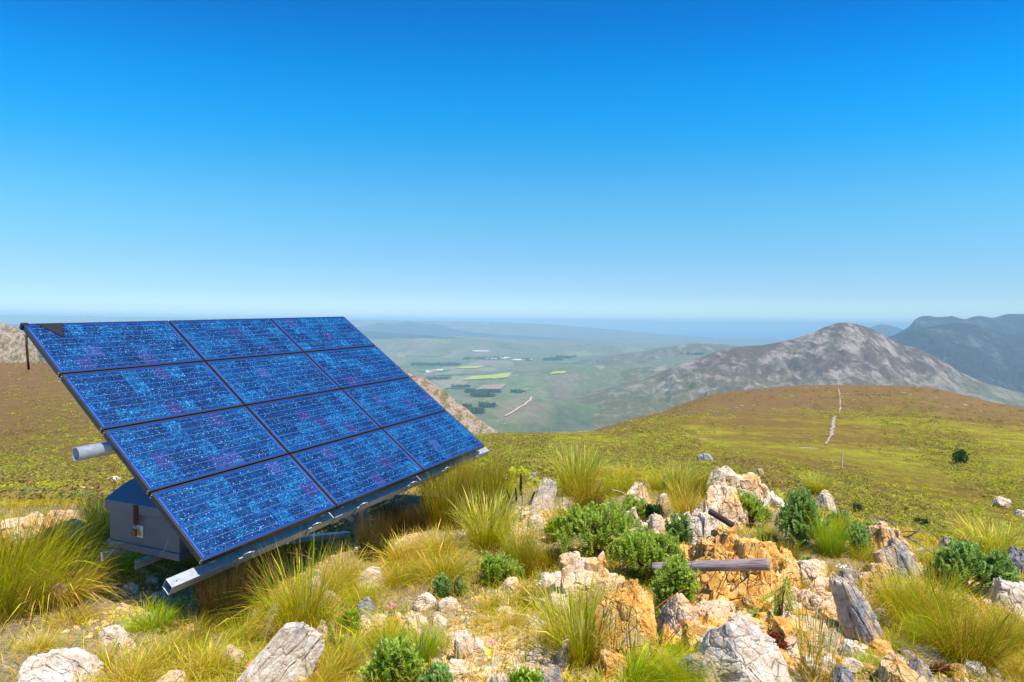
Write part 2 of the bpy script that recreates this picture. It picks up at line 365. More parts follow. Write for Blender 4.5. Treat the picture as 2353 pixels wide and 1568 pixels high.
def fan(name, us, Ys, Z, mat, kind='structure', smooth=True):
    U, Yg = np.meshgrid(us, Ys); X = U * Yg; z = Z(X, Yg, U)
    V = np.stack([X, Yg, z], -1).reshape(-1, 3); n, m = U.shape
    i = np.arange((n - 1) * (m - 1)); r = i // (m - 1); c = i % (m - 1); k = r * m + c
    F = np.stack([k, k + 1, k + m + 1, k + m], 1)
    o = mesh_np(name, V, F, mat=mat, smooth=smooth)
    if kind: o['kind'] = kind
    return o

def geom(a, b, n): return np.exp(np.linspace(math.log(a), math.log(b), n))

# near ground: square grid, to 14.5 m ahead and a little behind the camera
gx = np.arange(-15, 16.01, .06); gy = np.arange(-4, 14.6, .05)
Xg, Yg = np.meshgrid(gx, gy); Zg = H(Xg, Yg); n, m = Xg.shape
i = np.arange((n - 1) * (m - 1)); k = (i // (m - 1)) * m + i % (m - 1)
g = mesh_np('ground', np.stack([Xg, Yg, Zg], -1).reshape(-1, 3), np.stack([k, k + 1, k + m + 1, k + m], 1), mat=mat_soil(), smooth=True)
tag(g, kind='structure')
HEATH = mat_heath()
fan('hillside', np.linspace(-1.6, 1.6, 700), geom(13.6, 640, 420), lambda X, Y, U: H(X, Y) - .03 + .12 * fbm(X / 1.2, Y / 1.2, o=3, seed=31) * np.clip((Y - 16) / 10, 0, 1), HEATH)

SEA_Z = -500.
def prof(pts, ext=True):
    """silhouette (x, y in the survey frame) -> (u, slope)"""
    r = [ray(a, b) for a, b in pts]; return np.array([q[0] for q in r]), np.array([q[2] for q in r])

def bumpy(px, Y, h, wx, wy):
    d = ray(px, 760); return (d[0] * Y, Y, h, wx, wy)
VB = [bumpy(1640, 6800, 105, 900, 700), bumpy(1480, 7400, 60, 1700, 700), bumpy(1250, 9500, 110, 3500, 900), bumpy(900, 9500, 130, 2500, 800),
      bumpy(1750, 6500, 90, 1500, 1100), bumpy(1100, 12500, 120, 5000, 1100), bumpy(300, 12000, 160, 5000, 1600), bumpy(1380, 5200, 90, 900, 450),
      bumpy(1120, 3500, 60, 260, 260), bumpy(1250, 3300, 30, 500, 300)]
def valley_z(X, Y, U=None):
    z = SEA_Z + 18 + 38 * fbm(X / 1900, Y / 1900, o=5, seed=60) + 6 * fbm(X / 300, Y / 300, o=3, seed=61)
    for x0, y0, h, a, b in VB:
        z = z + h * np.exp(-((X - x0) / a) ** 2 - ((Y - y0) / b) ** 2) * (1 + .35 * fbm(X / 700, Y / 700, o=4, seed=63))
    coast = 20500 + 2500 * fbm(X / 9000, X * 0, o=3, seed=64)
    k = np.clip((coast - Y) / 2500, -1, 1)
    return np.where(k < 1, (z - SEA_Z) * np.clip(k, 0, 1) ** .7 + SEA_Z - 12 * (k < .02) , z)
VAL = mat_valley()
fan('valley', np.linspace(-1.5, 1.5, 420), geom(560, 24000, 520), valley_z, VAL)

# sea
t = NT('sea_water', .3, .3); t.base((.02, .15, .36)); SEA = t.m
fan('sea', np.linspace(-2, 2, 30), geom(9000, 52000, 12), lambda X, Y, U: X * 0 + SEA_Z, SEA)

def ridge(name, pts, Y0, front, back, amp, wl, mat, nu=500, ny=120, basez=SEA_Z - 5, power=1.25, seed=0, gully=1.0, u_ext=None, near=None, kind='structure'):
    """a mountain: crest follows a silhouette, Y0 (number or function of u) is the crest distance; falls to front and back"""
    pu, ps = prof(pts)
    u0, u1 = u_ext or (pu[0], pu[-1])
    us = np.linspace(u0, u1, nu)
    fy = Y0 if callable(Y0) else (lambda u: u * 0 + Y0)
    q = np.concatenate([-geom(1, 1 + front, ny)[::-1] + 1, (geom(1, 1 + back, ny // 2) - 1)[1:]])
    U, Q = np.meshgrid(us, q); Yc = fy(U); Yg = Yc + Q; X = U * Yc + U * Q
    zc = ZC + pchip(pu, ps, U) * Yc
    d = np.where(Q < 0, -Q / front, Q / back)
    sh = np.exp(-(d * 2.1) ** power) - np.exp(-2.1 ** power) * d
    amp_ = amp * np.clip(d * 6, .2, 1) * np.clip((zc - basez) / 200, .1, 1)
    nz = ridged(X / wl + .35 * fbm(X / wl, Yg / wl, seed=seed + 9), Yg / (wl * (1 + 1.6 * gully)), 6, seed + 1) - .35
    z = basez + (zc - basez) * sh + amp_ * nz + amp_ * .35 * fbm(X / (wl * .12), Yg / (wl * .12), o=4, seed=seed + 3)
    z = np.where(d > .97, basez - 20, z)
    V = np.stack([X, Yg, z], -1).reshape(-1, 3); n, m = U.shape
    i = np.arange((n - 1) * (m - 1)); k = (i // (m - 1)) * m + i % (m - 1)
    o = mesh_np(name, V, np.stack([k, k + 1, k + m + 1, k + m], 1), mat=mat, smooth=True)
    o['kind'] = kind
    return o

FM2 = mat_scree('low_hills', (.11, .12, .045), (.34, .29, .24), (.12, .075, .05), .0025, .60, (1, .6, .6), .5, (.12, .12, .055))
# the rocky peak to the right
MT = mat_scree('mountain_rock', (.105, .075, .03), (.46, .35, .28), (.095, .050, .035), .0042, .575, (1, .8, .6), .45, (.16, .18, .06), 90)
ridge('mountain', [(1080, 1040), (1180, 1000), (1290, 945), (1400, 895), (1500, 862), (1600, 824), (1690, 797), (1790, 786), (1860, 766), (1910, 747), (1955, 742), (2000, 753), (2060, 785),
                   (2140, 815), (2220, 862), (2290, 888), (2353, 908), (2500, 950), (2700, 1010)],
      lambda u: 3900 - 900 * np.clip((.25 - u) / .4, 0, 1), 1700, 1500, 58, 400, MT, nu=900, ny=240, seed=200, power=1.15, gully=.8)
# rocky spur behind the solar array and the hill at the left edge
SP = mat_scree('spur_rock', (.15, .13, .04), (.46, .35, .25), (.15, .095, .05), .035, .53, (1, .8, .6))
ridge('rocky_hill', [(-700, 700), (-300, 712), (-120, 722), (0, 740), (60, 762), (110, 790), (300, 800), (600, 798), (800, 806), (900, 832), (950, 860), (1010, 888), (1060, 928), (1110, 968), (1150, 997), (1200, 1040), (1260, 1100)],
      lambda u: 620 + 380 * np.clip((-.55 - u) / .25, 0, 1), 230, 300, 24, 34, SP, nu=900, ny=160, basez=-190, seed=300, power=1.1, gully=.4)
# distant ranges
FM = mat_scree('range_rock', (.030, .042, .036), (.15, .14, .14), (.035, .032, .04), .0011, .60, (1, .8, .6))
ridge('mountains', [(1980, 800), (2060, 768), (2120, 752), (2170, 745), (2215, 742), (2260, 752), (2330, 768), (2400, 760), (2700, 740)], 5600, 2200, 1700, 70, 500, FM, nu=420, ny=120, seed=400)
ridge('mountains', [(2030, 790), (2060, 768), (2090, 750), (2105, 733), (2130, 725), (2160, 729), (2185, 726), (2215, 733), (2250, 727), (2280, 731), (2320, 722), (2380, 725), (2480, 722), (2800, 734)], 7400, 2500, 2600, 80, 660, FM, nu=420, ny=110, seed=500)
ridge('mountains', [(1960, 765), (2000, 752), (2025, 746), (2060, 752), (2100, 775)], 12500, 2500, 1500, 90, 1100, FM, nu=120, ny=60, seed=550)
ridge('hills', [(500, 770), (640, 748), (760, 752), (830, 750), (880, 742), (905, 745), (935, 739), (965, 743), (1000, 745), (1050, 757), (1100, 765), (1200, 772), (1330, 780)], 16500, 4500, 2500, 90, 1400, FM, nu=300, ny=80, seed=600)
ridge('hills', [(-700, 715), (-300, 722), (0, 724), (150, 726), (300, 729), (520, 731), (760, 734), (950, 737), (1130, 740), (1250, 745), (1330, 751), (1420, 759), (1520, 768), (1640, 776)], 19500, 4000, 3000, 40, 2000, FM2, nu=300, ny=40, seed=650)
ridge('hills', [(-800, 735), (0, 745), (300, 750), (600, 752), (850, 762), (1000, 772), (1150, 786)], 11500, 3500, 2500, 90, 1100, FM, nu=260, ny=70, seed=680)

ridge('hills', [(1150, 965), (1240, 925), (1290, 900), (1370, 872), (1450, 848), (1540, 838), (1640, 812), (1700, 800), (1800, 800)], 5000, 900, 1200, 42, 260, MT, nu=420, ny=110, seed=700, gully=.5)
ridge('hills', [(1250, 850), (1350, 826), (1450, 812), (1540, 797), (1600, 789), (1660, 792), (1720, 800), (1800, 830)], 6600, 900, 1200, 34, 400, FM2, nu=300, ny=80, seed=720, gully=.5)
ridge('hills', [(800, 830), (900, 816), (1000, 806), (1100, 800), (1200, 802), (1300, 806), (1420, 812), (1520, 830)], 9500, 1200, 1600, 30, 700, FM2, nu=300, ny=60, seed=740, gully=.3)
# ---- details of the valley
def surf_at(px, py, fz, Y0, Y1):
    d = ray(px, py); ys = geom(Y0, Y1, 3000); z = ZC + d[2] * ys; h = fz(d[0] * ys, ys)
    k = np.argmax(z < h); return np.array([d[0] * ys[k], ys[k], h[k]])

def ribbon(name, pts, wd, fz, mat, Y0, Y1, lift):
    P = [surf_at(a, b, fz, Y0, Y1) for a, b in pts]; Q = []
    for a, b in zip(P[:-1], P[1:]):
        for k in range(8): Q.append(a + (b - a) * k / 8)
    Q.append(P[-1]); Q = np.array(Q); Q[:, 0] += wd * .5 * fbm(Q[:, 1] / (wd * 6), Q[:, 1] * 0, o=2, seed=7)
    tn = np.gradient(Q[:, :2], axis=0); tn /= np.linalg.norm(tn, axis=1)[:, None] + 1e-9; nn = np.stack([-tn[:, 1], tn[:, 0]], 1)
    V = []
    for s in (-.5, .5):
        p = Q[:, :2] + nn * wd * s; V.append(np.c_[p, fz(p[:, 0], p[:, 1]) + lift])
    V = np.concatenate(V); k = np.arange(len(Q) - 1); n = len(Q)
    o = mesh_np(name, V, np.stack([k, k + 1, k + 1 + n, k + n], 1), mat=mat, smooth=True); o['kind'] = 'structure'; return o
DIRT = mat_plain('dirt_track', (.62, .40, .24), .95, spec=.1)
PALE = mat_plain('pale_track', (.38, .29, .24), .95, spec=.1)
tf = lambda x, y: valley_z(x, y)
MSURF = bpy.data.objects['mountain']
ribbon('road', [(1160, 958), (1185, 945), (1205, 932), (1219, 922), (1221, 914)], 11, tf, DIRT, 1500, 9000, 6)
ribbon('road', [(1206, 906), (1197, 903), (1204, 898), (1214, 894)], 10, tf, DIRT, 1500, 9000, 6)
ribbon('road', [(1360, 838), (1400, 832), (1460, 826), (1520, 820)], 30, tf, PALE, 3000, 12000, 8)
def field(px, py, wpx, hpx, mat, name='field'):
    c = surf_at(px, py, tf, 1500, 16000); e = surf_at(px + wpx / 2, py, tf, 1500, 16000); f = surf_at(px, py - hpx / 2, tf, 1500, 16000)
    a = abs(e[0] - c[0]); b = abs(f[1] - c[1]); n = 10
    u = np.linspace(-1, 1, n); U, V_ = np.meshgrid(u, u); X = c[0] + a * U + a * .25 * V_; Y = c[1] + b * V_ + b * .1 * U
    V = np.stack([X, Y, tf(X, Y) + 7], -1).reshape(-1, 3); i = np.arange((n - 1) ** 2); k = (i // (n - 1)) * n + i % (n - 1)
    o = mesh_np(name, V, np.stack([k, k + 1, k + n + 1, k + n], 1), mat=mat, smooth=True); o['kind'] = 'structure'
YEL = mat_plain('yellow_field', (.36, .38, .07), .95, spec=.1); BRN = mat_plain('ploughed_field', (.32, .2, .13), .95, spec=.1); GRN = mat_plain('green_field', (.13, .20, .06), .95, spec=.1)
SND = mat_plain('sand', (.75, .62, .48), .95, spec=.1)
for a in [(1110, 868, 72, 7, YEL), (1155, 864, 36, 9, YEL), (1283, 858, 34, 5, YEL), (1140, 825, 54, 4, SND), (1200, 828, 42, 3, SND), (1000, 853, 60, 6, GRN), (1130, 891, 56, 10, BRN),
          (1060, 893, 60, 5, GRN), (1010, 912, 40, 6, BRN), (1320, 833, 90, 5, GRN), (1040, 862, 60, 3, GRN), (1080, 845, 50, 5, YEL), (980, 818, 80, 4, GRN), (1105, 808, 34, 2.5, SND)]: field(*a)
# woods of the valley: clumps of small faces in strips
def woods(strips):
    rng = np.random.default_rng(5); V = []
    for px, py, wpx, hpx, n in strips:
        for k in range(n):
            p = surf_at(px + (rng.random() - .5) * wpx, py + (rng.random() - .5) * hpx, tf, 1500, 16000)
            r = rng.uniform(9, 17)
            for j in range(14):
                q = p + np.array([rng.normal() * r * .5, rng.normal() * r * .5, rng.uniform(.1, 1.1) * r])
                a, b = rng.normal(size=(2, 3)) * r * .45; V += [q, q + a, q + b]
    V = np.array(V); o = mesh_np('woods', V, Ft=np.arange(len(V)).reshape(-1, 3), mat=mat_plain('woods', (.03, .07, .02), .9, spec=.1)); tag(o, 'dark strips of trees between the fields of the valley', 'woods', kind='stuff')
woods([(1000, 839, 110, 5, 260), (1110, 825, 90, 4, 130), (1270, 827, 40, 5, 120), (1300, 822, 46, 4, 80), (1210, 828, 20, 4, 40), (1060, 892, 40, 3, 70), (1110, 902, 80, 3, 130), (1110, 911, 50, 4, 110), (1190, 903, 30, 2, 40),
       (1080, 948, 60, 8, 150), (1060, 938, 40, 3, 70), (1010, 872, 50, 3, 50), (1120, 935, 30, 4, 40), (1390, 835, 40, 3, 60), (1590, 815, 50, 2, 60)])
# farm houses
WH = mat_plain('white_wall', (.8, .78, .74)); TR = mat_plain('tiled_roof', (.5, .2, .12))
def house(px, py, s, label, rm):
    p = surf_at(px, py, tf, 1500, 16000); a, b, h = s, s * .6, s * .35
    V = np.array([(-a, -b, 0), (a, -b, 0), (a, b, 0), (-a, b, 0), (-a, -b, h), (a, -b, h), (a, b, h), (-a, b, h), (-a, 0, h * 1.7), (a, 0, h * 1.7)], float) / 2 * [1, 1, 2]
    e = empty('farm_house', p); tag(e, label, 'house', 'farm buildings in the valley')
    o = mesh_np('wall', V, [(0, 1, 5, 4), (2, 3, 7, 6), (1, 2, 6, 5), (3, 0, 4, 7)], [(4, 7, 8), (5, 9, 6)], WH); o.parent = e
    V2 = V[[4, 5, 6, 7, 8, 9]] * 1.06; V2[:, 2] += 1.; o = mesh_np('roof', V2, [(0, 1, 5, 4), (3, 2, 5, 4)], mat=rm); o.parent = e
for px, py, s, l, rm in [(983, 857, 34, 'tiny white farm house, leftmost of the row beside the dark wood', WH), (990, 856, 28, 'tiny red roofed farm building beside the white leftmost farm house', TR), (998, 855, 40, 'long red roofed barn in the middle of the valley farm', TR),
                         (1006, 853, 26, 'tiny white shed just right of the long red roofed barn', WH), (1014, 853, 30, 'tiny white house, rightmost of the valley farm', WH), (955, 911, 22, 'lone white cottage beside the array edge below the fields', WH)]:
    house(px, py, s, l, rm)
# twin wheel tracks over the heath mound
h2 = lambda x, y: H(x, y)
for pts, wd in [([(1926, 893), (1929, 905), (1931, 918), (1931, 934), (1929, 950)], .7), ([(1919, 956), (1916, 968), (1914, 980), (1911, 992), (1909, 1002)], .7), ([(1909, 1002), (1903, 1012), (1897, 1022)], .3),
                ([(1938, 1040), (1936, 1060), (1935, 1078)], .06)]:
    ribbon('path', pts, wd, h2, PALE, 30, 600, .12 if wd > .8 else .1)

# ------------------------------------------------------------------ the solar array (frame of the panel plane: u along the rows, v down the slope, n out of the glass)
SCL = 1.3; HF = .5519
Uc = np.array([.46576, -.05297, .88332]); Vc = np.array([.72832, .58991, -.34865]); Tc = np.array([-3.26453, -.11756, 3.95896]) * SCL
Ua = MC @ Uc; Va = MC @ Vc; Va -= Ua * Va.dot(Ua); Va /= np.linalg.norm(Va); Na = -np.cross(Ua, Va)
if Na[2] < 0: Na = -Na
Oa = CAM + MC @ Tc
PW, PH = SCL, SCL * HF
def ap(u, v, n=0.): return Oa + Ua * u + Va * v + Na * n
def a_hit(sx, sy, n):                         # point of the plane n under a pixel of the full photograph
    d = ray(sx * .68323, sy * .68323); nn = Na; k = (Oa + Na * n - CAM).dot(nn) / d.dot(nn); p = CAM + d * k - Oa
    return p.dot(Ua), p.dot(Va)

BOXF = [(0, 3, 2, 1), (4, 5, 6, 7), (0, 1, 5, 4), (1, 2, 6, 5), (2, 3, 7, 6), (3, 0, 4, 7)]
class MB:
    """collects boxes, prisms and tubes as one mesh"""
    def __init__(s): s.V = []; s.F = []; s.n = 0
    def add(s, V, F):
        s.V += [tuple(map(float, v)) for v in V]; s.F += [tuple(i + s.n for i in f) for f in F]; s.n += len(V)
    def hexa(s, P): s.add(P, BOXF)
    def abox(s, u0, u1, v0, v1, n0, n1): # box in the array frame
        s.hexa([ap(u0, v0, n0), ap(u1, v0, n0), ap(u1, v1, n0), ap(u0, v1, n0), ap(u0, v0, n1), ap(u1, v0, n1), ap(u1, v1, n1), ap(u0, v1, n1)])
    def bar(s, a, b, w, h, upv=(0, 0, 1)):
        a, b = np.array(a, float), np.array(b, float); d = (b - a) / np.linalg.norm(b - a); x = np.cross(d, upv); x /= np.linalg.norm(x); y = np.cross(x, d)
        P = [p + x * i * w / 2 + y * j * h / 2 for p in (a, b) for i, j in ((-1, -1), (1, -1), (1, 1), (-1, 1))]; s.hexa(P)
    def tube(s, pts, r, seg=12, caps=True, inner=None):
        pts = [np.array(p, float) for p in pts]; rr = r if hasattr(r, '__len__') else [r] * len(pts)
        def rings(rad):
            ref = np.array([0, 0, 1.]) if abs((pts[-1] - pts[0])[2]) < .8 * np.linalg.norm(pts[-1] - pts[0]) else np.array([1., 0, 0]); out = []
            for i, p in enumerate(pts):
                d = pts[min(i + 1, len(pts) - 1)] - pts[max(i - 1, 0)]; d /= np.linalg.norm(d); x = np.cross(d, ref); x /= np.linalg.norm(x); y = np.cross(x, d)
                out.append([p + rad[i] * (x * math.cos(a) + y * math.sin(a)) for a in np.linspace(0, 2 * math.pi, seg, endpoint=False)])
            return out
        R_ = rings(rr); V = [q for g in R_ for q in g]; F = []
        for i in range(len(pts) - 1):
            for j in range(seg): F.append((i * seg + j, i * seg + (j + 1) % seg, (i + 1) * seg + (j + 1) % seg, (i + 1) * seg + j))
        if inner:
            I = rings([a - inner for a in rr]); n0 = len(V); V += [q for g in I for q in g]
            for i in range(len(pts) - 1):
                for j in range(seg): F.append((n0 + i * seg + j, n0 + (i + 1) * seg + j, n0 + (i + 1) * seg + (j + 1) % seg, n0 + i * seg + (j + 1) % seg))
            for e0 in (0, len(pts) - 1):
                for j in range(seg): F.append((e0 * seg + j, n0 + e0 * seg + j, n0 + e0 * seg + (j + 1) % seg, e0 * seg + (j + 1) % seg))
        elif caps: F += [tuple(range(seg))[::-1], tuple((len(pts) - 1) * seg + j for j in range(seg))]
        s.add(V, F)
    def build(s, name, mat, parent=None, bevel=0., smooth=False):
        me = bpy.data.meshes.new(name); me.from_pydata(s.V, [], s.F); me.update(); me.materials.append(mat)
        if smooth: me.polygons.foreach_set('use_smooth', [True] * len(me.polygons))
        o = bpy.data.objects.new(name, me); col.objects.link(o)
        if parent is not None:
            o.parent = parent; o.matrix_parent_inverse = Matrix.Translation(parent.location).inverted() if parent.type == 'EMPTY' else Matrix()
        if bevel:
            b = o.modifiers.new('b', 'BEVEL'); b.width = bevel; b.segments = 2; b.limit_method = 'ANGLE'
        return o

def mat_cells(seed):
    t = NT('silicon_cells', .3, .5); uvn = t.n('TexCoord').outputs['UV']
    s = t.n('SeparateXYZ'); t.l(uvn, s.inputs[0]); x, y = s.outputs[0], s.outputs[1]          # in cells: 0..9, 0..4
    fl = t.n('CombineXYZ'); t.l(t.math('FLOOR', x), fl.inputs[0]); t.l(t.math('FLOOR', y), fl.inputs[1]); fl.inputs[2].default_value = seed * 7.13
    wn = t.n('TexWhiteNoise', noise_dimensions='3D'); t.l(fl.outputs[0], wn.inputs[0]); cr = wn.outputs[0]
    sc2 = t.n('SeparateColor'); t.l(wn.outputs[1], sc2.inputs[0])
    # per-cell warped grains
    off = t.n('VectorMath', operation='ADD'); t.l(uvn, off.inputs[0]); t.l(wn.outputs[1], off.inputs[1]); ov = off.outputs[0]
    g1 = t.vor(ov, 13); g2 = t.vor(ov, 27)
    a = t.n('SeparateColor'); t.l(g1, a.inputs[0]); b = t.n('SeparateColor'); t.l(g2, b.inputs[0])
    f = t.math('ADD', t.math('MULTIPLY', a.outputs[0], .30), t.math('MULTIPLY', b.outputs[1], .42))
    f = t.math('ADD', f, t.math('MULTIPLY_ADD', cr, .30, -.15))
    f = t.math('ADD', f, t.math('MULTIPLY_ADD', t.noise(ov, 3.0, 6, .75), 1.1, -.53))
    c = t.ramp(f, [(0., (.001, .007, .04)), (.30, (.001, .019, .088)), (.50, (.0015, .048, .165)), (.68, (.003, .11, .26)), (.86, (.012, .26, .44)), (1., (.12, .50, .72))])
    pur = t.ramp(sc2.outputs[2], [(.935, 0.), (.945, .42)])
    c = t.mix(pur, c, t.mix(a.outputs[2], (.025, .012, .07), (.075, .03, .22)))
    spk = t.math('MULTIPLY', t.ramp(b.outputs[0], [(.95, 0.), (.97, 1.)]), t.ramp(a.outputs[1], [(.52, 0.), (.60, 1.)]))  # bright grain sparkles painted into the cell colour
    c = t.mix(t.math('MULTIPLY', spk, .85), c, (.20, .66, .92))
    fx = t.math('FRACT', x); fy = t.math('FRACT', y)
    def line(v, p, w): return t.math('LESS_THAN', t.math('ABSOLUTE', t.math('SUBTRACT', v, p)), w)
    gap = t.math('MAXIMUM', t.math('MAXIMUM', line(fx, 0., .012), line(fx, 1., .012)), t.math('MAXIMUM', line(fy, 0., .016), line(fy, 1., .016)))
    c = t.mix(t.math('MULTIPLY', gap, .9), c, (.004, .03, .22))
    bus = t.math('MAXIMUM', line(fy, .25, .014), line(fy, .75, .014))
    c = t.mix(t.math('MULTIPLY', bus, .6), c, (.11, .19, .36))
    inx = t.math('MULTIPLY', t.math('GREATER_THAN', x, 0.), t.math('LESS_THAN', x, 9.)); iny = t.math('MULTIPLY', t.math('GREATER_THAN', y, 0.), t.math('LESS_THAN', y, 4.))
    c = t.mix(t.math('MULTIPLY', inx, iny), (.002, .05, .26), c)
    rib = t.math('MULTIPLY', t.math('MAXIMUM', line(x, -.10, .022), line(x, 9.10, .022)), t.math('LESS_THAN', t.math('FRACT', t.math('MULTIPLY', y, .5)), .9))
    c = t.mix(t.math('MULTIPLY', rib, .8), c, (.06, .15, .5))
    t.base(c); t.val(t.b.inputs['Roughness'], t.math('MULTIPLY_ADD', b.outputs[2], .35, .22))
    t.b.inputs['Specular IOR Level'].default_value = .35; t.b.inputs['Coat Weight'].default_value = .25; t.b.inputs['Coat Roughness'].default_value = .06
    return t.m

def mat_galv(name, c=(.42, .44, .46), rough=.45, metal=.35):
    t = NT(name, rough, .5); t.b.inputs['Metallic'].default_value = metal
    q = t.coord('Object'); n = t.noise(q, 18, 5, .65); v = t.vor(q, 40)
    s = t.n('SeparateColor'); t.l(v, s.inputs[0])
    f = t.math('ADD', t.math('MULTIPLY', n, .7), t.math('MULTIPLY', s.outputs[0], .25))
    t.base(t.ramp(f, [(.2, tuple(x * .72 for x in c)), (.55, c), (.85, tuple(min(1, x * 1.3) for x in c))])); return t.m

ALU = mat_plain('anodised_frame', (.05, .055, .07), .42, .5); GAL = mat_galv('galvanised_steel', (.44, .455, .47)); SCREW = mat_plain('screw', (.7, .6, .55), .35, .6); BLK = mat_plain('black_cable', (.012, .012, .014), .5)
EDGE = mat_galv('frame_edge', (.22, .235, .26), .4, .5)

base = (Oa + Ua * 2.0 + Va * 2.0) * [1, 1, 0]
arr = empty('solar_array', base); tag(arr, 'tilted solar array of twelve blue panels on a galvanised frame above the grass', 'solar array')
FT = .048; GAP = .015
k = 0
for c in range(3):
    for r in range(4):
        u0, u1 = c * PW + GAP / 2, (c + 1) * PW - GAP / 2; v0, v1 = r * PH + GAP / 2, (r + 1) * PH - GAP / 2; b = .016
        m = MB()
        for q in ((u0, u1, v0, v0 + b), (u0, u1, v1 - b, v1), (u0, u0 + b, v0 + b, v1 - b), (u1 - b, u1, v0 + b, v1 - b)): m.abox(*q, -FT, .0)
        m.abox(u0 + b, u1 - b, v0 + b, v1 - b, -.020, -.014)
        f = m.build('solar_panel', ALU, arr, bevel=.0015)
        g0, g1, h0, h1 = u0 + b, u1 - b, v0 + b, v1 - b; mu, mv = .020, .014
        P = [ap(g0, h0, -.003), ap(g1, h0, -.003), ap(g1, h1, -.003), ap(g0, h1, -.003)]
        cw = (g1 - g0 - 2 * mu) / 9; ch = (h1 - h0 - 2 * mv) / 4
        uvs = [(-mu / cw, 4 + mv / ch), (9 + mu / cw, 4 + mv / ch), (9 + mu / cw, -mv / ch), (-mu / cw, -mv / ch)]
        o = mesh_np('glass', np.array(P), [(0, 3, 2, 1)], mat=mat_cells(k), uv=np.array(uvs))
        o.parent = f; k += 1
        if c == 0:      # screws on the open side of the column
            for vv in (v0 + .016, v1 - .016):
                for nn in (-.012, -.036):
                    s = MB(); s.tube([ap(u0 + .001, vv, nn), ap(u0 - .004, vv, nn)], .0055, 8); s.build('screw', SCREW, f)

# cover strips between the columns and the lower edge
# bottom square beam
bu0, bv0 = a_hit(561, 1952, -.13)
BW = .080; bn1 = -.130; bn0 = bn1 - BW; bva = bv0 - .012
def sqtube(u0, u1, v0, n1, wd, th=.004):
    m = MB(); n0 = n1 - wd; v1 = v0 + wd
    O = [(v0, n0), (v1, n0), (v1, n1), (v0, n1)]; I = [(v0 + th, n0 + th), (v1 - th, n0 + th), (v1 - th, n1 - th), (v0 + th, n1 - th)]
    V = [ap(u, *q) for u in (u0, u1) for q in O + I]
    F = []
    for i in range(4):
        j = (i + 1) % 4
        F += [(i, j, 8 + j, 8 + i), (4 + i, 12 + i, 12 + j, 4 + j), (i, 4 + i, 4 + j, j), (8 + i, 8 + j, 12 + j, 12 + i)]
    m.add(V, F); return m
sqtube(bu0, 3 * PW + .205, bva, bn1, BW).build('beam', GAL, arr, bevel=.003)
h = MB(); h.tube([ap(bu0 + .05, bva + .045, bn1), ap(bu0 + .05, bva + .045, bn1 + .0015)], .005, 10); h.build('bolt_hole', BLK, arr)
# round tube, upper rail
tu, tv = a_hit(254, 1529, -.17)
m = MB(); m.tube([ap(tu, tv, -.17), ap(3 * PW - .1, tv, -.17)], .055, 28, inner=.005); m.build('tube', GAL, arr, smooth=True)
m = MB(); m.tube([ap(.25, .75, -.14), ap(3 * PW - .2, .75, -.14)], .045, 20, inner=.005); m.build('tube', GAL, arr, smooth=True)
# rails down the slope under the panels
for u in (.12, 1.18, 1.42, 2.48, 2.72, 3.78):
    m = MB(); m.abox(u - .02, u + .02, .03, 4 * PH - .02, -FT - .042, -FT - .002); m.build('rail', GAL, arr)
# hooks and joint plates on the beam
BV1 = bva + BW
for sxx, syy in ((803, 1868), (1038, 1770), (1200, 1702), (1363, 1622), (1478, 1573), (1591, 1522)):
    u, _ = a_hit(sxx, syy, bn1); v = 4 * PH
    m = MB(); m.abox(u - .022, u + .012, v - .03, BV1 + .003, bn1 + .001, bn1 + .007); m.abox(u - .022, u + .012, BV1 + .003, BV1 + .009, bn0 - .004, bn1 + .007); m.build('clamp', GAL, arr, bevel=.001)
    pts = [ap(u + .015 + .075 * s, v - .002 + .026 * math.sin(s * 1.2) + .012, bn1 + .012 + .032 * math.sin(min(1, s * 1.6) * 1.57)) for s in np.linspace(0, 1, 9)]
    m = MB(); m.tube(pts, .0042, 8); m.build('hook', SCREW, arr, smooth=True)
for sxx, syy in ((1140, 1735), (1490, 1580)):
    u, _ = a_hit(sxx, syy, bn1)
    m = MB(); m.abox(u - .045, u + .045, bva - .02, BV1 - .002, bn1 + .0005, bn1 + .006); m.abox(u - .045, u + .045, BV1 + .0005, BV1 + .0065, bn0 - .006, bn1 + .0005); m.abox(u - .045, u + .045, bva - .02, BV1 + .0065, bn0 - .012, bn0 - .006)
    m.build('joint_plate', GAL, arr, bevel=.001)
# post, head beam and struts
pp = np.array([-1.62, 6.35]); gz = float(H(*pp))
def under(x, y, n):  # height of the array plane (offset n) over x, y
    q = Oa + Na * n; return q[2] - (Na[0] * (x - q[0]) + Na[1] * (y - q[1])) / Na[2]
m = MB(); zt = under(*pp, -.22); m.tube([(*pp, gz - .3), (*pp, zt)], .078, 24); m.build('post', GAL, arr, smooth=True)
m = MB(); rel = np.array([*pp, zt]) - Oa; pu = rel.dot(Ua); m.abox(pu - .05, pu + .05, .35, 4 * PH - .02, -.22 - .09, -.225); m.build('head_beam', GAL, arr)
for du, vv in ((-1.35, tv), (1.35, tv)):
    a = np.array([*pp, gz + .12]); b = ap(pu + du, vv, -.2); m = MB(); m.bar(a + (b - a) * .05, b, .04, .05); m.build('strut', GAL, arr)
p2 = ap(pu, .75, 0); m = MB(); g2 = float(H(p2[0], p2[1])); m.tube([(p2[0], p2[1], g2 - .2), (p2[0], p2[1], under(p2[0], p2[1], -.14))], .06, 20); m.build('post', GAL, arr, smooth=True)
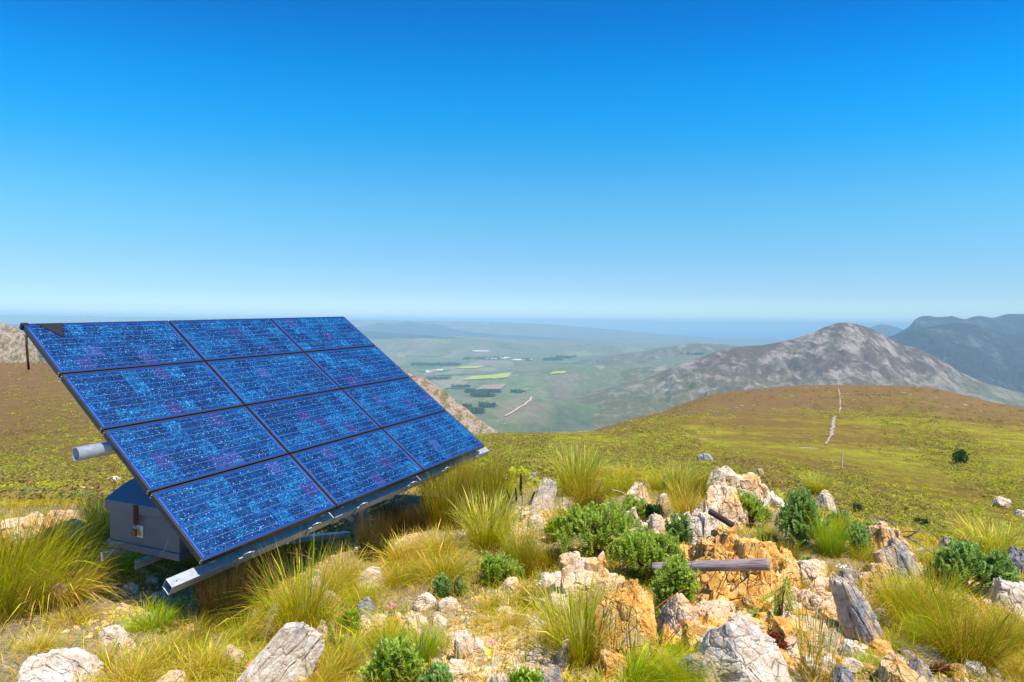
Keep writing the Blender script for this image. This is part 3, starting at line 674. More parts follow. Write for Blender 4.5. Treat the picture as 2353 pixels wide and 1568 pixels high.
# thin black sheet in place of a ragged shadow at the top corner, and the cable that hangs there
rng = np.random.default_rng(3)
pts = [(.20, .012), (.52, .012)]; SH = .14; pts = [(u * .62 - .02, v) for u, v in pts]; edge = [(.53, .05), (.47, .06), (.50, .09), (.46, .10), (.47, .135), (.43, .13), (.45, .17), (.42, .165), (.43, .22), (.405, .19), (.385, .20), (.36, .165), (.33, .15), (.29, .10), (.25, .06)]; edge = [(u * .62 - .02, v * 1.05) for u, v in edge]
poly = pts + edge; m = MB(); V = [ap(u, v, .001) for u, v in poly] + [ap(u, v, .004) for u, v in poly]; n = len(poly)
m.add(V, [tuple(range(n, 2 * n))[::-1], tuple(range(n))] + [(i, (i + 1) % n, n + (i + 1) % n, n + i) for i in range(n)]); m.build('shade_patch', BLK, arr)
m = MB(); a = ap(.012, .10, -FT - .005); m.tube([a, a + [0, 0, -.10], a + [.008, 0, -.20], a + [.015, 0, -.30]], .009, 8); m.build('cable', mat_plain('rust_black', (.05, .012, .012), .6), arr, smooth=True)
m = MB(); m.abox(-.004, .05, -.004, .03, -FT - .004, .004); m.build('corner_bracket', BLK, arr, bevel=.002)

# ------------------------------------------------------------------ battery box
Vh = Va * [1, 1, 0]; Vh /= np.linalg.norm(Vh); Uh = Ua * [1, 1, 0]; Uh -= Vh * Uh.dot(Vh); Uh /= np.linalg.norm(Uh); ZZ = np.array([0, 0, 1.])
D = 1.92; zb = ZC - D
def hitz(sx, sy, z): d = ray(sx * .68323, sy * .68323); k = (z - ZC) / d[2]; return CAM + d * k
Pl = hitz(361, 1836, zb); Pr = hitz(604, 1890, zb)
BWd = (Pr - Pl).dot(Vh); BD = .62; BO = Pl
Vh = (Pr - Pl) / np.linalg.norm(Pr - Pl); Vh[2] = 0; Vh /= np.linalg.norm(Vh); Uh = np.cross(ZZ, Vh); Uh = Uh if Uh[1] > 0 else -Uh
def bp(a, b, c): return BO + Vh * a + Uh * b + ZZ * c            # a along the front, b into depth, c up
def bbox(m, a0, a1, b0, b1, c0, c1): m.hexa([bp(a0, b0, c0), bp(a1, b0, c0), bp(a1, b1, c0), bp(a0, b1, c0), bp(a0, b0, c1), bp(a1, b0, c1), bp(a1, b1, c1), bp(a0, b1, c1)])
PAINT = mat_plain('grey_enamel', (.12, .155, .21), .38, 0, .5)
bx = empty('battery_box', tuple(bp(BWd / 2, BD / 2, 0))); tag(bx, 'grey steel battery box with curved lid and padlock under the solar array', 'battery box')
bh = .40
m = MB(); bbox(m, .012, BWd - .012, .012, BD - .012, .055, bh - .085); m.build('body', PAINT, bx, bevel=.006)
m = MB()
for q in ((0, BWd, 0, .05), (0, BWd, BD - .05, BD), (0, .05, .05, BD - .05), (BWd - .05, BWd, .05, BD - .05)): bbox(m, q[0], q[1], q[2], q[3], 0, .058 if q[2] in (0,) or True else .05)
m.build('base_frame', PAINT, bx, bevel=.003)
# lid: rim and barrel vault across the depth
prof_ = [(-.012, bh - .08), (-.012, bh)] + [(-.012 + (BD + .024) * s, bh + .12 * math.sin(math.pi * s)) for s in np.linspace(.04, .96, 17)] + [(BD + .012, bh), (BD + .012, bh - .08)]
m = MB(); n = len(prof_); V = [bp(a, b, c) for a in (-.012, BWd + .012) for b, c in prof_]
m.add(V, [tuple(range(n))] + [tuple(range(n, 2 * n))[::-1]] + [(i, n + i, n + (i + 1) % n, (i + 1) % n) for i in range(n)]); m.build('lid', PAINT, bx, bevel=.004)
hx = BWd * .44
rust = mat_plain('rusty_hasp', (.11, .022, .010), .8, .2); brass = mat_plain('brass_lock', (.24, .17, .09), .4, .8); white = mat_plain('pale_plate', (.68, .66, .6), .5)
m = MB(); bbox(m, hx - .024, hx + .026, -.020, -.0125, .235, bh - .005); m.build('hasp', rust, bx, bevel=.002)
m = MB(); bbox(m, hx - .020, hx + .055, .004, .0112, .125, .225); m.build('plate', white, bx, bevel=.001)
m = MB(); bbox(m, hx - .026, hx + .016, -.038, -.014, .145, .20); lock = m.build('padlock', brass, bx, bevel=.004)
m = MB(); m.tube([bp(hx - .005 + .014 * math.cos(a), -.026, .20 + .026 * math.sin(a)) for a in np.linspace(math.pi, 0, 11)], .0035, 8)
s_ = m.build('shackle', SCREW, lock, smooth=True)
m = MB(); m.add([bp(hx + .01, .0022, .225), bp(hx + .045, .0022, .14), bp(hx, .0022, .14), bp(hx + .01, .0034, .225), bp(hx + .045, .0034, .14), bp(hx, .0034, .14)], [(0, 1, 2), (5, 4, 3), (0, 3, 4, 1), (1, 4, 5, 2), (2, 5, 3, 0)]); m.build('warning_mark', mat_plain('orange_mark', (.75, .33, .05)), bx)
# bracket arms and struts of the array under the box
for a0 in (.12, .60):
    a0 = a0 * BWd
    m = MB(); bbox(m, a0, a0 + .045, -.10 if a0 < .3 else -.12, BD + .9, -.006, -.001); bbox(m, a0 - .005, a0, -.12, BD + .9, -.075, -.001); m.build('bracket_arm', GAL, arr)
for a0, b0 in ((.35 * BWd, .1), (.75 * BWd, .2)):
    a = bp(a0, b0, -.03); b = np.array([pp[0] - .06, pp[1] - .1, gz + .05]); b = a + (b - a) * .98; b[2] = max(b[2], gz + .02)
    m = MB(); m.bar(a, b, .05, .05); m.build('strut', GAL, arr)
for a0 in (.12 * BWd, .60 * BWd):
    q = bp(a0 + .02, BD + .6, 0); m = MB(); g2 = float(H(q[0], q[1])); m.bar((q[0], q[1], g2 - .1), (q[0], q[1], zb - .01), .05, .05, (1, 0, 0)); m.build('post', GAL, arr)


# ------------------------------------------------------------------ rocks
def ico(sub):
    t = (1 + 5 ** .5) / 2
    V = [(-1, t, 0), (1, t, 0), (-1, -t, 0), (1, -t, 0), (0, -1, t), (0, 1, t), (0, -1, -t), (0, 1, -t), (t, 0, -1), (t, 0, 1), (-t, 0, -1), (-t, 0, 1)]
    F = np.array([(0, 11, 5), (0, 5, 1), (0, 1, 7), (0, 7, 10), (0, 10, 11), (1, 5, 9), (5, 11, 4), (11, 10, 2), (10, 7, 6), (7, 1, 8), (3, 9, 4), (3, 4, 2), (3, 2, 6), (3, 6, 8), (3, 8, 9), (4, 9, 5), (2, 4, 11), (6, 2, 10), (8, 6, 7), (9, 8, 1)])
    V = np.array(V, float); V /= np.linalg.norm(V, axis=1)[:, None]
    for _ in range(sub):
        E = np.sort(np.concatenate([F[:, [0, 1]], F[:, [1, 2]], F[:, [2, 0]]]), 1); U_, inv = np.unique(E, axis=0, return_inverse=True); inv = inv.ravel()
        M = V[U_].mean(1); M /= np.linalg.norm(M, axis=1)[:, None]; n = len(V); V = np.concatenate([V, M]); m = len(F); a, b, c = inv[:m] + n, inv[m:2 * m] + n, inv[2 * m:] + n
        F = np.concatenate([np.stack([F[:, 0], a, c], 1), np.stack([F[:, 1], b, a], 1), np.stack([F[:, 2], c, b], 1), np.stack([a, b, c], 1)])
    return V, F
ICO = {k: ico(k) for k in (1, 2, 3, 4, 5, 6)}

def cells(P, n, rng, stretch):
    S = rng.uniform(-1.15, 1.15, (n, 3)) * stretch; Q = P * stretch
    Q = Q + .06 * np.stack([vn(Q[:, 0] * 4, Q[:, 1] * 4, Q[:, 2] * 4, s) for s in (1, 2, 3)], 1)
    D = ((Q[:, None, :] - S[None]) ** 2).sum(2); k = np.argpartition(D, 1, axis=1)[:, :2]; d = np.sqrt(np.take_along_axis(D, k, 1)); o = np.argsort(d, 1)
    d = np.take_along_axis(d, o, 1); k = np.take_along_axis(k, o, 1)
    return k[:, 0], d[:, 1] - d[:, 0], d[:, 0], S / stretch

def rock_mesh(seed, dims, sub=5, blocks=40, stretch=(1.3, 1.3, .55), depth=.16, spire=.35, fine=.03, taper=.14, crack=.09):
    rng = np.random.default_rng(seed); V, F = ICO[sub]; V = V.copy()
    V = V / (np.abs(V) ** 5).sum(1)[:, None] ** (1 / 5)                      # rounded box
    for _ in range(15):
        nrm = rng.normal(size=3); nrm[2] = abs(nrm[2]) * (.25 if rng.random() < .65 else 2.5); nrm /= np.linalg.norm(nrm); d = rng.uniform(.66, .98); q = V @ nrm
        V = V - np.maximum(q - d, 0)[:, None] * nrm
    stretch = np.array(stretch)
    if blocks:
        c, e, _, S = cells(V, blocks, rng, stretch); r = rng.random(blocks)
        hgt = np.clip((V[:, 2] + .3) / 1.3, 0, 1)
        V = V * (1 - depth * r[c] - crack * np.exp(-(e / .035) ** 2))[:, None]
        c2, e2, _, S2 = cells(V * 1.0, blocks * 4, rng, stretch * [1, 1, 1.4]); r2 = rng.random(blocks * 4)
        V = V * (1 - depth * .45 * r2[c2] - crack * .6 * np.exp(-(e2 / .022) ** 2))[:, None]
        if len(V) > 20000:
            c3, e3, _, _ = cells(V * 1.0, 420, rng, stretch * [1.2, 1.2, 1.6]); V = V * (1 - depth * .22 * rng.random(420)[c3] - crack * .35 * np.exp(-(e3 / .02) ** 2))[:, None]
        # columns of different height
        cc, ec, _, SC = cells(V * [1, 1, .15], max(5, blocks // 4), rng, np.array([1.2, 1.2, .3])); rc = rng.random(max(5, blocks // 4))
        V[:, 2] -= spire * rc[cc] * hgt * 1.1
    V[:, :2] *= (1 - taper * np.clip(V[:, 2], -1, 1))[:, None]
    nz = fbm(V[:, 0] * 5, V[:, 1] * 5, V[:, 2] * 4, o=4, seed=seed); V = V * (1 + fine * 2 * nz)[:, None]
    V = V * np.array(dims) / 2 * 1.12
    return V, F

def rot_xyz(V, rx, ry, rz):
    cx, sx_, cy, sy, cz, sz = math.cos(rx), math.sin(rx), math.cos(ry), math.sin(ry), math.cos(rz), math.sin(rz)
    A = np.array([[1, 0, 0], [0, cx, -sx_], [0, sx_, cx]]); B = np.array([[cy, 0, sy], [0, 1, 0], [-sy, 0, cy]]); C = np.array([[cz, -sz, 0], [sz, cz, 0], [0, 0, 1]])
    return V @ (C @ B @ A).T

RM = {}
def rmat(kind):
    if kind not in RM:
        k = dict(orange=(.90, .22, 1.12, 1), white=(.24, .25, 1.1, 2), cream=(.50, .22, 1.1, 3), grey=(.40, .54, 1.0, 4), pale=(.14, .42, 1.05, 5), tan=(.64, .36, .98, 6), blue=(.12, .95, .7, 7), mixed=(.72, .3, 1.05, 8))[kind]
        RM[kind] = mat_rock('rock_' + kind, *k)
    return RM[kind]

def rock(px, py, wpx, hpx, kind, label, seed, thick=.8, lean=0., pitch=0., yaw=None, group=None, sink=.22, name='rock', **kw):
    """px, py: foot of the front side; wpx, hpx: size in the survey frame"""
    p = ground_at(px, py)
    if p is None: print('miss', label); return
    Y = p[1]; wd = wpx * Y / F0 * 1.08; hd = hpx * Y / F0 * 1.06; td = wd * thick
    if 'sub' not in kw: kw['sub'] = 6 if wpx * hpx > 9000 else (5 if wpx > 50 or hpx > 60 else 4)
    V, F = rock_mesh(seed, (wd, td, hd * (1 + sink)), **kw)
    V[:, 2] += hd * (1 - sink) / 2
    V = rot_xyz(V, pitch, lean, (np.random.default_rng(seed).uniform(-.4, .4) if yaw is None else yaw))
    d = np.array([p[0], p[1], 0]); d /= np.linalg.norm(d); c = p + d * td * .42
    c[2] = min(p[2], float(H(c[0], c[1]))) + .0
    o = mesh_np(name, V, Ft=F, mat=rmat(kind)); o.location = c; RK.append((label, c[0], c[1]))
    tag(o, label, 'rock', group); return o

RK = []
BIG = dict(blocks=46, depth=.20, spire=.45)
rock(1440, 1532, 172, 200, 'orange', 'tall orange rock slab with a jagged top in front of the log', 11, thick=.55, lean=.04, stretch=(1.5, 1, .35), blocks=34, depth=.12, spire=.2, taper=.03, yaw=.1)
rock(1560, 1480, 100, 130, 'cream', 'pale cracked rock standing just right of the tall orange slab', 12, thick=.8, lean=.05, stretch=(1.2, 1.2, 1.0), depth=.18, spire=.2, taper=.08)
rock(1625, 1535, 110, 100, 'mixed', 'low yellowish blocky rock between the pale cracked rock and the big lichened boulder', 13, thick=.8, **BIG)
rock(1345, 1395, 165, 130, 'cream', 'cream and orange outcrop of small blocks behind the tall orange slab', 14, thick=.7, lean=-.1, blocks=60, depth=.24, spire=.5, stretch=(1.8, 1.5, .9))
rock(1700, 1392, 225, 172, 'orange', 'large orange outcrop below and behind the weathered log', 15, thick=.75, lean=.12, blocks=70, depth=.2, spire=.35, stretch=(1.8, 1.5, .7), sub=6, yaw=0., taper=.2)
rock(1655, 1330, 130, 125, 'mixed', 'yellow blocky rock above the log below the charred stick', 16, thick=.9, blocks=60, depth=.22, spire=.45, stretch=(2, 1.6, .7))
rock(1790, 1362, 80, 100, 'orange', 'blocky orange rock at the right end of the log', 17, thick=.9, blocks=40, depth=.2, spire=.3, stretch=(1.6, 1.6, 1.4))
rock(1612, 1262, 92, 105, 'white', 'white jagged rock left of the charred stick', 18, thick=.9, blocks=40, depth=.25, spire=.5, stretch=(1.4, 1.4, .8))
rock(1662, 1215, 85, 96, 'cream', 'pale pink fractured pinnacle behind the charred stick', 19, thick=.9, blocks=60, depth=.24, spire=.1, taper=.05, stretch=(1.8, 1.6, 1.2))
rock(1660, 1140, 80, 78, 'white', 'bluish white rock at the far left end of the back ridge', 20, thick=.9, blocks=40, depth=.25, spire=.2)
rock(1705, 1155, 100, 80, 'cream', 'fractured cream rocks along the crest of the back ridge', 21, thick=.9, lean=.25, blocks=60, depth=.25, spire=.2)
rock(1745, 1150, 44, 34, 'pale', 'rounded pale rock near the right end of the back ridge', 22, lean=.2)
rock(1772, 1158, 34, 26, 'white', 'small white rock at the right tip of the back ridge', 23)
rock(1468, 1188, 60, 88, 'cream', 'pointed cream rock standing alone in the tall grass', 24, thick=.8, blocks=36, depth=.16, spire=.3, taper=.5, stretch=(1.3, 1.3, .5))
rock(1452, 1205, 34, 40, 'white', 'small white rock at the left foot of the pointed cream rock', 25)
rock(1508, 1242, 40, 64, 'cream', 'upright cream boulder behind the large green bush', 26, taper=.1)
rock(1482, 1240, 36, 44, 'white', 'squat white boulder left of the upright cream boulder', 27, taper=.1)
rock(1240, 1180, 52, 82, 'pale', 'pale leaning rock in the grass left of the tall straw tuft', 28, thick=.7, lean=.35, stretch=(1.3, 1.3, .3))
rock(1228, 1218, 40, 30, 'white', 'small white rock below the pale leaning rock', 29)
rock(1300, 1180, 34, 30, 'cream', 'small cream rock at the foot of the tall straw tuft', 30)
rock(1352, 1195, 30, 26, 'white', 'white stone left of the pair of small white stones by the bush', 31)
rock(1388, 1200, 36, 28, 'white', 'broader of the white stones above the large green bush', 32)
rock(1525, 1172, 30, 46, 'cream', 'thin cream rock behind the dark sapling', 33)
rock(1985, 1478, 72, 176, 'grey', 'tall grey tapering rock leaning left beside the tan rubble', 34, thick=.7, lean=-.38, blocks=18, depth=.12, spire=.15, stretch=(1.2, 1.2, .5), taper=.18, sub=6)
rock(1942, 1385, 62, 80, 'grey', 'brownish grey rock at the left shoulder of the tall grey rock', 35, lean=-.1)
rock(2000, 1400, 34, 70, 'tan', 'thin tan rock at the right side of the tall grey rock', 36, lean=-.2)
rock(2030, 1285, 92, 82, 'tan', 'flat topped tan and grey rock on the right slope', 37, thick=.9, blocks=30, depth=.18, spire=.2, taper=.15)
rock(2075, 1335, 76, 110, 'grey', 'grey sloping slab right of the flat topped tan rock', 38, thick=.7, lean=-.4, blocks=26, depth=.15, spire=.25)
rock(2020, 1335, 60, 46, 'tan', 'low brown grey rock below the flat topped tan rock', 39)
rock(1862, 1345, 76, 56, 'cream', 'pink cream rock left of the yellow green herb', 40, lean=.1, spire=.3)
rock(1850, 1398, 44, 50, 'cream', 'cream block on top of the rubble between the orange outcrop and grey rock', 41)
rock(1880, 1412, 38, 46, 'cream', 'pale pink block at the right of the rubble beside the tall grass stems', 42)
rock(1835, 1440, 44, 44, 'mixed', 'yellow orange block in the middle of the rubble', 43)
rock(1868, 1470, 46, 52, 'cream', 'cream block with red stains in the lower rubble', 44)
rock(1905, 1495, 40, 46, 'pale', 'pale block at the lower right of the rubble', 45)
rock(1842, 1498, 56, 50, 'tan', 'tan cracked block at the lower left of the rubble', 46)
rock(1695, 1590, 175, 150, 'pale', 'big grey white lichened boulder at the bottom edge', 47, thick=.8, blocks=20, depth=.12, spire=.15, stretch=(1, 1, 1), taper=.25, lean=-.1, sub=6, yaw=.2)
rock(1600, 1578, 110, 66, 'grey', 'grey slab with a rusty face left of the big lichened boulder', 48, thick=.8, blocks=20, depth=.1, spire=.1)
rock(1935, 1592, 56, 68, 'blue', 'blue grey pointed rock at the bottom edge', 49, taper=.4, blocks=14, depth=.1)
rock(2058, 1592, 92, 84, 'tan', 'pink grey angular boulder at the bottom right', 50, lean=-.15, taper=.3, blocks=16)
rock(2112, 1590, 70, 82, 'grey', 'grey triangular boulder right of the pink grey one', 51, lean=-.15, taper=.45, blocks=16)
rock(2195, 1558, 52, 30, 'mixed', 'yellow stone at the bottom right below the red tuft', 52, blocks=14, spire=.1)
rock(2232, 1560, 50, 40, 'pale', 'pale stone just right of the yellow stone', 53)
rock(2022, 1512, 56, 34, 'mixed', 'yellow edged flat stone below the tall grey rock', 54, blocks=10, spire=.1)
rock(1955, 1512, 60, 34, 'pale', 'white flat stone left of the yellow edged flat stone', 55, blocks=12, spire=.1)
rock(2345, 1318, 56, 70, 'blue', 'blue grey boulder cut by the right edge above the white rocks', 56, blocks=14, depth=.1)
rock(2330, 1408, 90, 72, 'pale', 'white grey boulder at the right edge below the green bush', 57, spire=.2)
rock(2268, 1372, 46, 34, 'pale', 'small pale rock under the right green bush', 58)
rock(2175, 1270, 36, 34, 'grey', 'small grey rock left of the right green bush', 59)
rock(1895, 1175, 44, 50, 'grey', 'grey rounded rock below the short fence post', 60, blocks=12, taper=.3)
rock(1930, 1200, 30, 20, 'grey', 'small grey stone right of the rounded rock', 61)
rock(1622, 1062, 34, 22, 'blue', 'bluish rock on the slope behind the back ridge', 62)
rock(1745, 1092, 16, 18, 'grey', 'tiny grey upright stone behind the ridge crest', 63)
rock(2298, 1166, 44, 28, 'grey', 'lone grey rock far down the right slope', 64, lean=.5)
rock(2345, 1185, 24, 12, 'pale', 'pale stone far down the slope at the right edge', 65)
rock(625, 1600, 170, 165, 'pale', 'large white leaning slab at the bottom in front of the tall tuft', 66, thick=.6, lean=.55, blocks=16, depth=.14, spire=.15, stretch=(1.4, 1.4, .4), sub=6)
rock(690, 1555, 60, 62, 'cream', 'cream block leaning on the large white slab', 67, lean=.3)
rock(625, 1468, 34, 84, 'white', 'thin upright white rock left of the tall tuft', 68, lean=.1, thick=.6, taper=.4)
rock(738, 1478, 26, 60, 'white', 'narrow white rock right of the base of the tall tuft', 69, lean=.1, thick=.6)
rock(726, 1362, 26, 44, 'white', 'small white rock showing through the top of the tall tuft', 70)
rock(760, 1395, 40, 36, 'cream', 'cream stone right of the tall tuft halfway up', 71)
rock(850, 1350, 62, 48, 'white', 'smooth white forked rock in the grass below the post', 72, lean=.4, blocks=14, taper=.3)
rock(838, 1430, 44, 66, 'blue', 'blue grey pointed rock near the bright leafy plant', 73, taper=.4, blocks=14, lean=.1)
rock(820, 1455, 60, 34, 'pale', 'pale rock at the foot of the blue grey pointed rock', 74)
rock(870, 1448, 44, 34, 'cream', 'pinkish rock right of the blue grey pointed rock', 75)
rock(905, 1465, 40, 50, 'mixed', 'yellowish ribbed rock beside the feathery green leaf', 76)
rock(945, 1470, 46, 50, 'cream', 'cream rock right of the yellowish ribbed rock', 77, lean=-.1)
rock(978, 1402, 50, 34, 'white', 'bright white rock at the upper left of the gravel patch', 78, blocks=16)
rock(1028, 1402, 44, 26, 'pale', 'pale dark-cracked rock at the upper right of the gravel patch', 79)
rock(1070, 1518, 44, 66, 'cream', 'cream wedge rock leaning on the white cube-like rock', 80, lean=-.15, blocks=10, spire=.1)
rock(1098, 1515, 40, 44, 'white', 'white cube-like rock beside the yellow cushion plant', 81, blocks=8, spire=.05, taper=.05)
rock(1052, 1480, 50, 30, 'white', 'flat white rock in the middle of the gravel', 82)
rock(1010, 1440, 40, 24, 'white', 'white chip above the flat white rock', 83)
rock(962, 1440, 36, 26, 'pale', 'pale chip at the left of the gravel patch', 84)
rock(1048, 1560, 60, 30, 'white', 'white rock at the bottom edge left of the leafy rosette', 85)
rock(1005, 1545, 36, 30, 'cream', 'cream stone at the bottom beside the green bush', 86)
rock(1145, 1592, 60, 40, 'pale', 'broad pale rock at the bottom edge under the rosette', 87)
rock(1175, 1362, 50, 30, 'cream', 'cream angular rock right of the centre green bush', 88)
rock(912, 1195, 36, 24, 'cream', 'cream rock in the shade behind the post', 89)
rock(140, 1600, 200, 95, 'white', 'broad white slab at the bottom left corner', 90, thick=.7, blocks=14, depth=.12, spire=.1, lean=-.15, sub=6)
rock(265, 1484, 62, 42, 'white', 'white rock in the straw grass below the array shadow', 91, blocks=12)
rock(292, 1502, 50, 36, 'cream', 'cream rock leaning against the white rock in the straw grass', 92, lean=-.3)
rock(392, 1590, 60, 40, 'cream', 'cream rounded rock at the bottom edge in straw', 93, blocks=10)
rock(535, 1530, 56, 36, 'pale', 'pale low rock left of the leaning slab', 94)
rock(60, 1250, 110, 62, 'cream', 'pinkish outcrop behind the big shaded tuft at the left', 95, spire=.4)
rock(135, 1240, 90, 70, 'tan', 'peach coloured jagged outcrop right of the pinkish one at the left', 96, spire=.4)
rock(262, 1108, 30, 14, 'white', 'white stone on the slope behind the battery box', 97)
rock(185, 1130, 20, 12, 'pale', 'pale stone on the slope left of the box', 98)
rock(130, 1395, 60, 60, 'grey', 'purplish grey rock at the shadow edge beside the big tuft', 99, blocks=20)
rock(300, 1368, 40, 24, 'pale', 'larger pale stone in the shade under the array', 100)
rock(350, 1342, 26, 16, 'pale', 'small pale stone furthest back in the shade under the array', 101)
rock(375, 1385, 40, 26, 'pale', 'pale stone in the shade nearest the beam end', 102)
rock(1225, 1110, 20, 26, 'blue', 'tiny bluish rock behind the flowering stem', 103)
rock(1290, 1545, 34, 90, 'grey', 'dark grey upright rock left of the grasses before the orange slab', 104, lean=.1)
rock(1265, 1600, 66, 60, 'grey', 'grey rock at the bottom edge left of the sweeping green tuft', 105)
rock(1322, 1508, 50, 80, 'pale', 'pale streaked rock half hidden by grass left of the orange slab', 106, lean=.12)
rock(1410, 1560, 60, 60, 'mixed', 'small orange yellow block at the left foot of the tall orange slab', 107)
rock(1500, 1300, 50, 50, 'white', 'white blocks under the left end of the log', 108)
rock(1540, 1355, 60, 60, 'cream', 'cream rock behind the bushy shoots at the left of the log', 109)

# loose stones: one prototype of a few shapes, copied
PEB = []
for s in range(8):
    V, F = rock_mesh(500 + s, (1, .8, .55), sub=2, blocks=0, fine=.05, taper=.15)
    me = bpy.data.meshes.new('stone'); me.from_pydata([tuple(v) for v in V], [], [tuple(f) for f in F]); me.update(); me.materials.append(rmat(['white', 'cream', 'pale', 'tan', 'white', 'mixed', 'pale', 'cream'][s])); PEB.append(me)
LMK = []
def stones(cx, cy, wx, wy, n, smin, smax, label, group, seed):
    rng = np.random.default_rng(seed)
    for i in range(n):
        p = ground_at(cx + wx * (rng.random() - .5), cy + wy * (rng.random() - .5))
        if p is None or p[1] > 12: continue
        s = smin + (smax - smin) * rng.random() ** 2.2
        o = bpy.data.objects.new('stone', PEB[rng.integers(8)]); o.location = p + [0, 0, s * .12]
        o.rotation_euler = (rng.normal() * .2, rng.normal() * .2, rng.random() * 6.3); o.scale = (s * rng.uniform(.8, 1.3), s, s * rng.uniform(.6, 1.1)); col.objects.link(o)
        o['group'] = group; o['category'] = 'stone'; LMK.append((o, s, p[0], p[1], label))
stones(1040, 1440, 160, 110, 55, .025, .11, 'loose white stone on the bare gravel patch at the bottom centre', 'loose stones of the gravel patch', 1)
stones(1080, 1540, 180, 50, 28, .02, .08, 'loose pale stone between the yellow cushion plant and the bottom edge', 'loose stones near the cushion plant', 2)
stones(300, 1390, 230, 80, 34, .03, .09, 'loose pale stone on the dark soil in the shade of the array', 'loose stones under the array', 3)
stones(1880, 1440, 130, 130, 55, .03, .10, 'loose tan stone in the rubble between the orange outcrop and tall grey rock', 'loose stones of the rubble', 4)
stones(1880, 1540, 300, 50, 36, .025, .08, 'loose pale stone on the red brown soil at the bottom right', 'loose stones at the bottom right', 5)
stones(2200, 1500, 260, 120, 30, .025, .09, 'loose stone between the grass tufts at the lower right', 'loose stones between the right tufts', 6)
stones(180, 1470, 260, 110, 34, .02, .06, 'loose pinkish stone on the pebbly ground at the lower left', 'loose stones at the lower left', 7)
SHORT = {'bright white rock at the upper': 'bright white rock', 'flat white rock in the': 'flat white rock', 'white cube-like rock': 'white cube-like rock', 'cream wedge rock': 'cream wedge rock', 'white chip': 'white chip', 'pale dark-cracked': 'dark-cracked rock',
         'tall grey tapering': 'tall grey rock', 'cream block with red': 'red stained block', 'tan cracked block': 'tan cracked block', 'pale block at the lower': 'pale rubble block', 'yellow orange block': 'yellow rubble block', 'yellow edged': 'yellow edged stone',
         'big grey white': 'big lichened boulder', 'blue grey pointed rock at': 'blue grey rock', 'pink grey angular': 'pink grey boulder', 'yellow stone': 'yellow stone', 'white flat stone': 'white flat stone', 'larger pale stone': 'larger shaded stone',
         'pale stone in the shade nearest': 'beam end stone', 'small pale stone furthest': 'furthest shaded stone', 'broad white slab': 'bottom left slab', 'white rock in the straw': 'white rock in straw', 'purplish': 'purplish rock', 'pinkish rock': 'pinkish rock',
         'grey triangular': 'grey triangular boulder', 'thin tan': 'thin tan rock', 'white rock at the bottom edge': 'white bottom rock', 'white grey boulder at the right': 'right edge boulder', 'large orange outcrop': 'large orange outcrop', 'broad pale rock': 'broad bottom rock'}
SHORT = [(v, x, y) for k_, v in SHORT.items() for l_, x, y in RK if l_.startswith(k_)]
grp = {}
for o, s, x, y, lb in LMK:
    v, x0, y0 = min(SHORT, key=lambda q: (q[1] - x) ** 2 + (q[2] - y) ** 2)
    dx, dy = x - x0 * y / y0, y - y0; rel = ('right of' if dx > 0 else 'left of') if abs(dx) > abs(dy) else ('behind' if dy > 0 else 'in front of')
    colr = {'rock_white': 'white', 'rock_cream': 'cream', 'rock_pale': 'pale grey', 'rock_tan': 'tan', 'rock_mixed': 'yellowish'}[o.data.materials[0].name]
    grp.setdefault((('tiny' if s < .035 else 'small' if s < .065 else 'larger'), colr, rel, v), []).append((x / y, o))
ORD = ['leftmost', 'second', 'third', 'fourth', 'fifth', 'sixth', 'seventh', 'eighth', 'ninth', 'tenth', 'eleventh', 'twelfth', 'thirteenth', 'fourteenth', 'fifteenth']
for (sz, cl, rel, v), os_ in grp.items():
    os_.sort(key=lambda q: q[0])
    for i, (_, o) in enumerate(os_):
        o['label'] = '%s %s stone %s the %s' % (sz, cl, rel, v) if len(os_) == 1 else '%s%s of %s %s stones %s the %s' % (ORD[min(i, 14)], '' if i == 0 else ' from left', sz, cl, rel, v)
# fine gravel: nobody could count it
def scatter_gravel(n, seed):
    rng = np.random.default_rng(seed); B, F = ICO[1]; Vs = []; k = 0
    while k < n:
        px, py = rng.uniform(-60, 2420), rng.uniform(1250, 1640); d = ray(px, py); Y = rng.uniform(2.6, 7.5); x = d[0] * Y
        dens = vn(x * 1.1, Y * 1.1, None, 77) + .45 * vn(x * 4, Y * 4, None, 78)
        if dens < rng.uniform(-.1, .9): continue
        s = .006 + .022 * rng.random() ** 2.5
        Vs.append(B * (1 + .35 * (rng.random((len(B), 1)) - .5)) * [s, s * .8, s * .5] @ np.array([[math.cos(k), -math.sin(k), 0], [math.sin(k), math.cos(k), 0], [0, 0, 1]]) + [x, Y, 0]); k += 1
    V = np.concatenate(Vs); c = np.array([v.mean(0) for v in Vs]); V[:, 2] += np.repeat(H(c[:, 0], c[:, 1]), len(B)) + .002
    F_ = (F[None] + (np.arange(n) * len(B))[:, None, None]).reshape(-1, 3)
    o = mesh_np('gravel', V, Ft=F_, mat=rmat('cream')); tag(o, 'fine pale gravel scattered between the grasses', 'gravel', kind='stuff')
scatter_gravel(24000, 5)

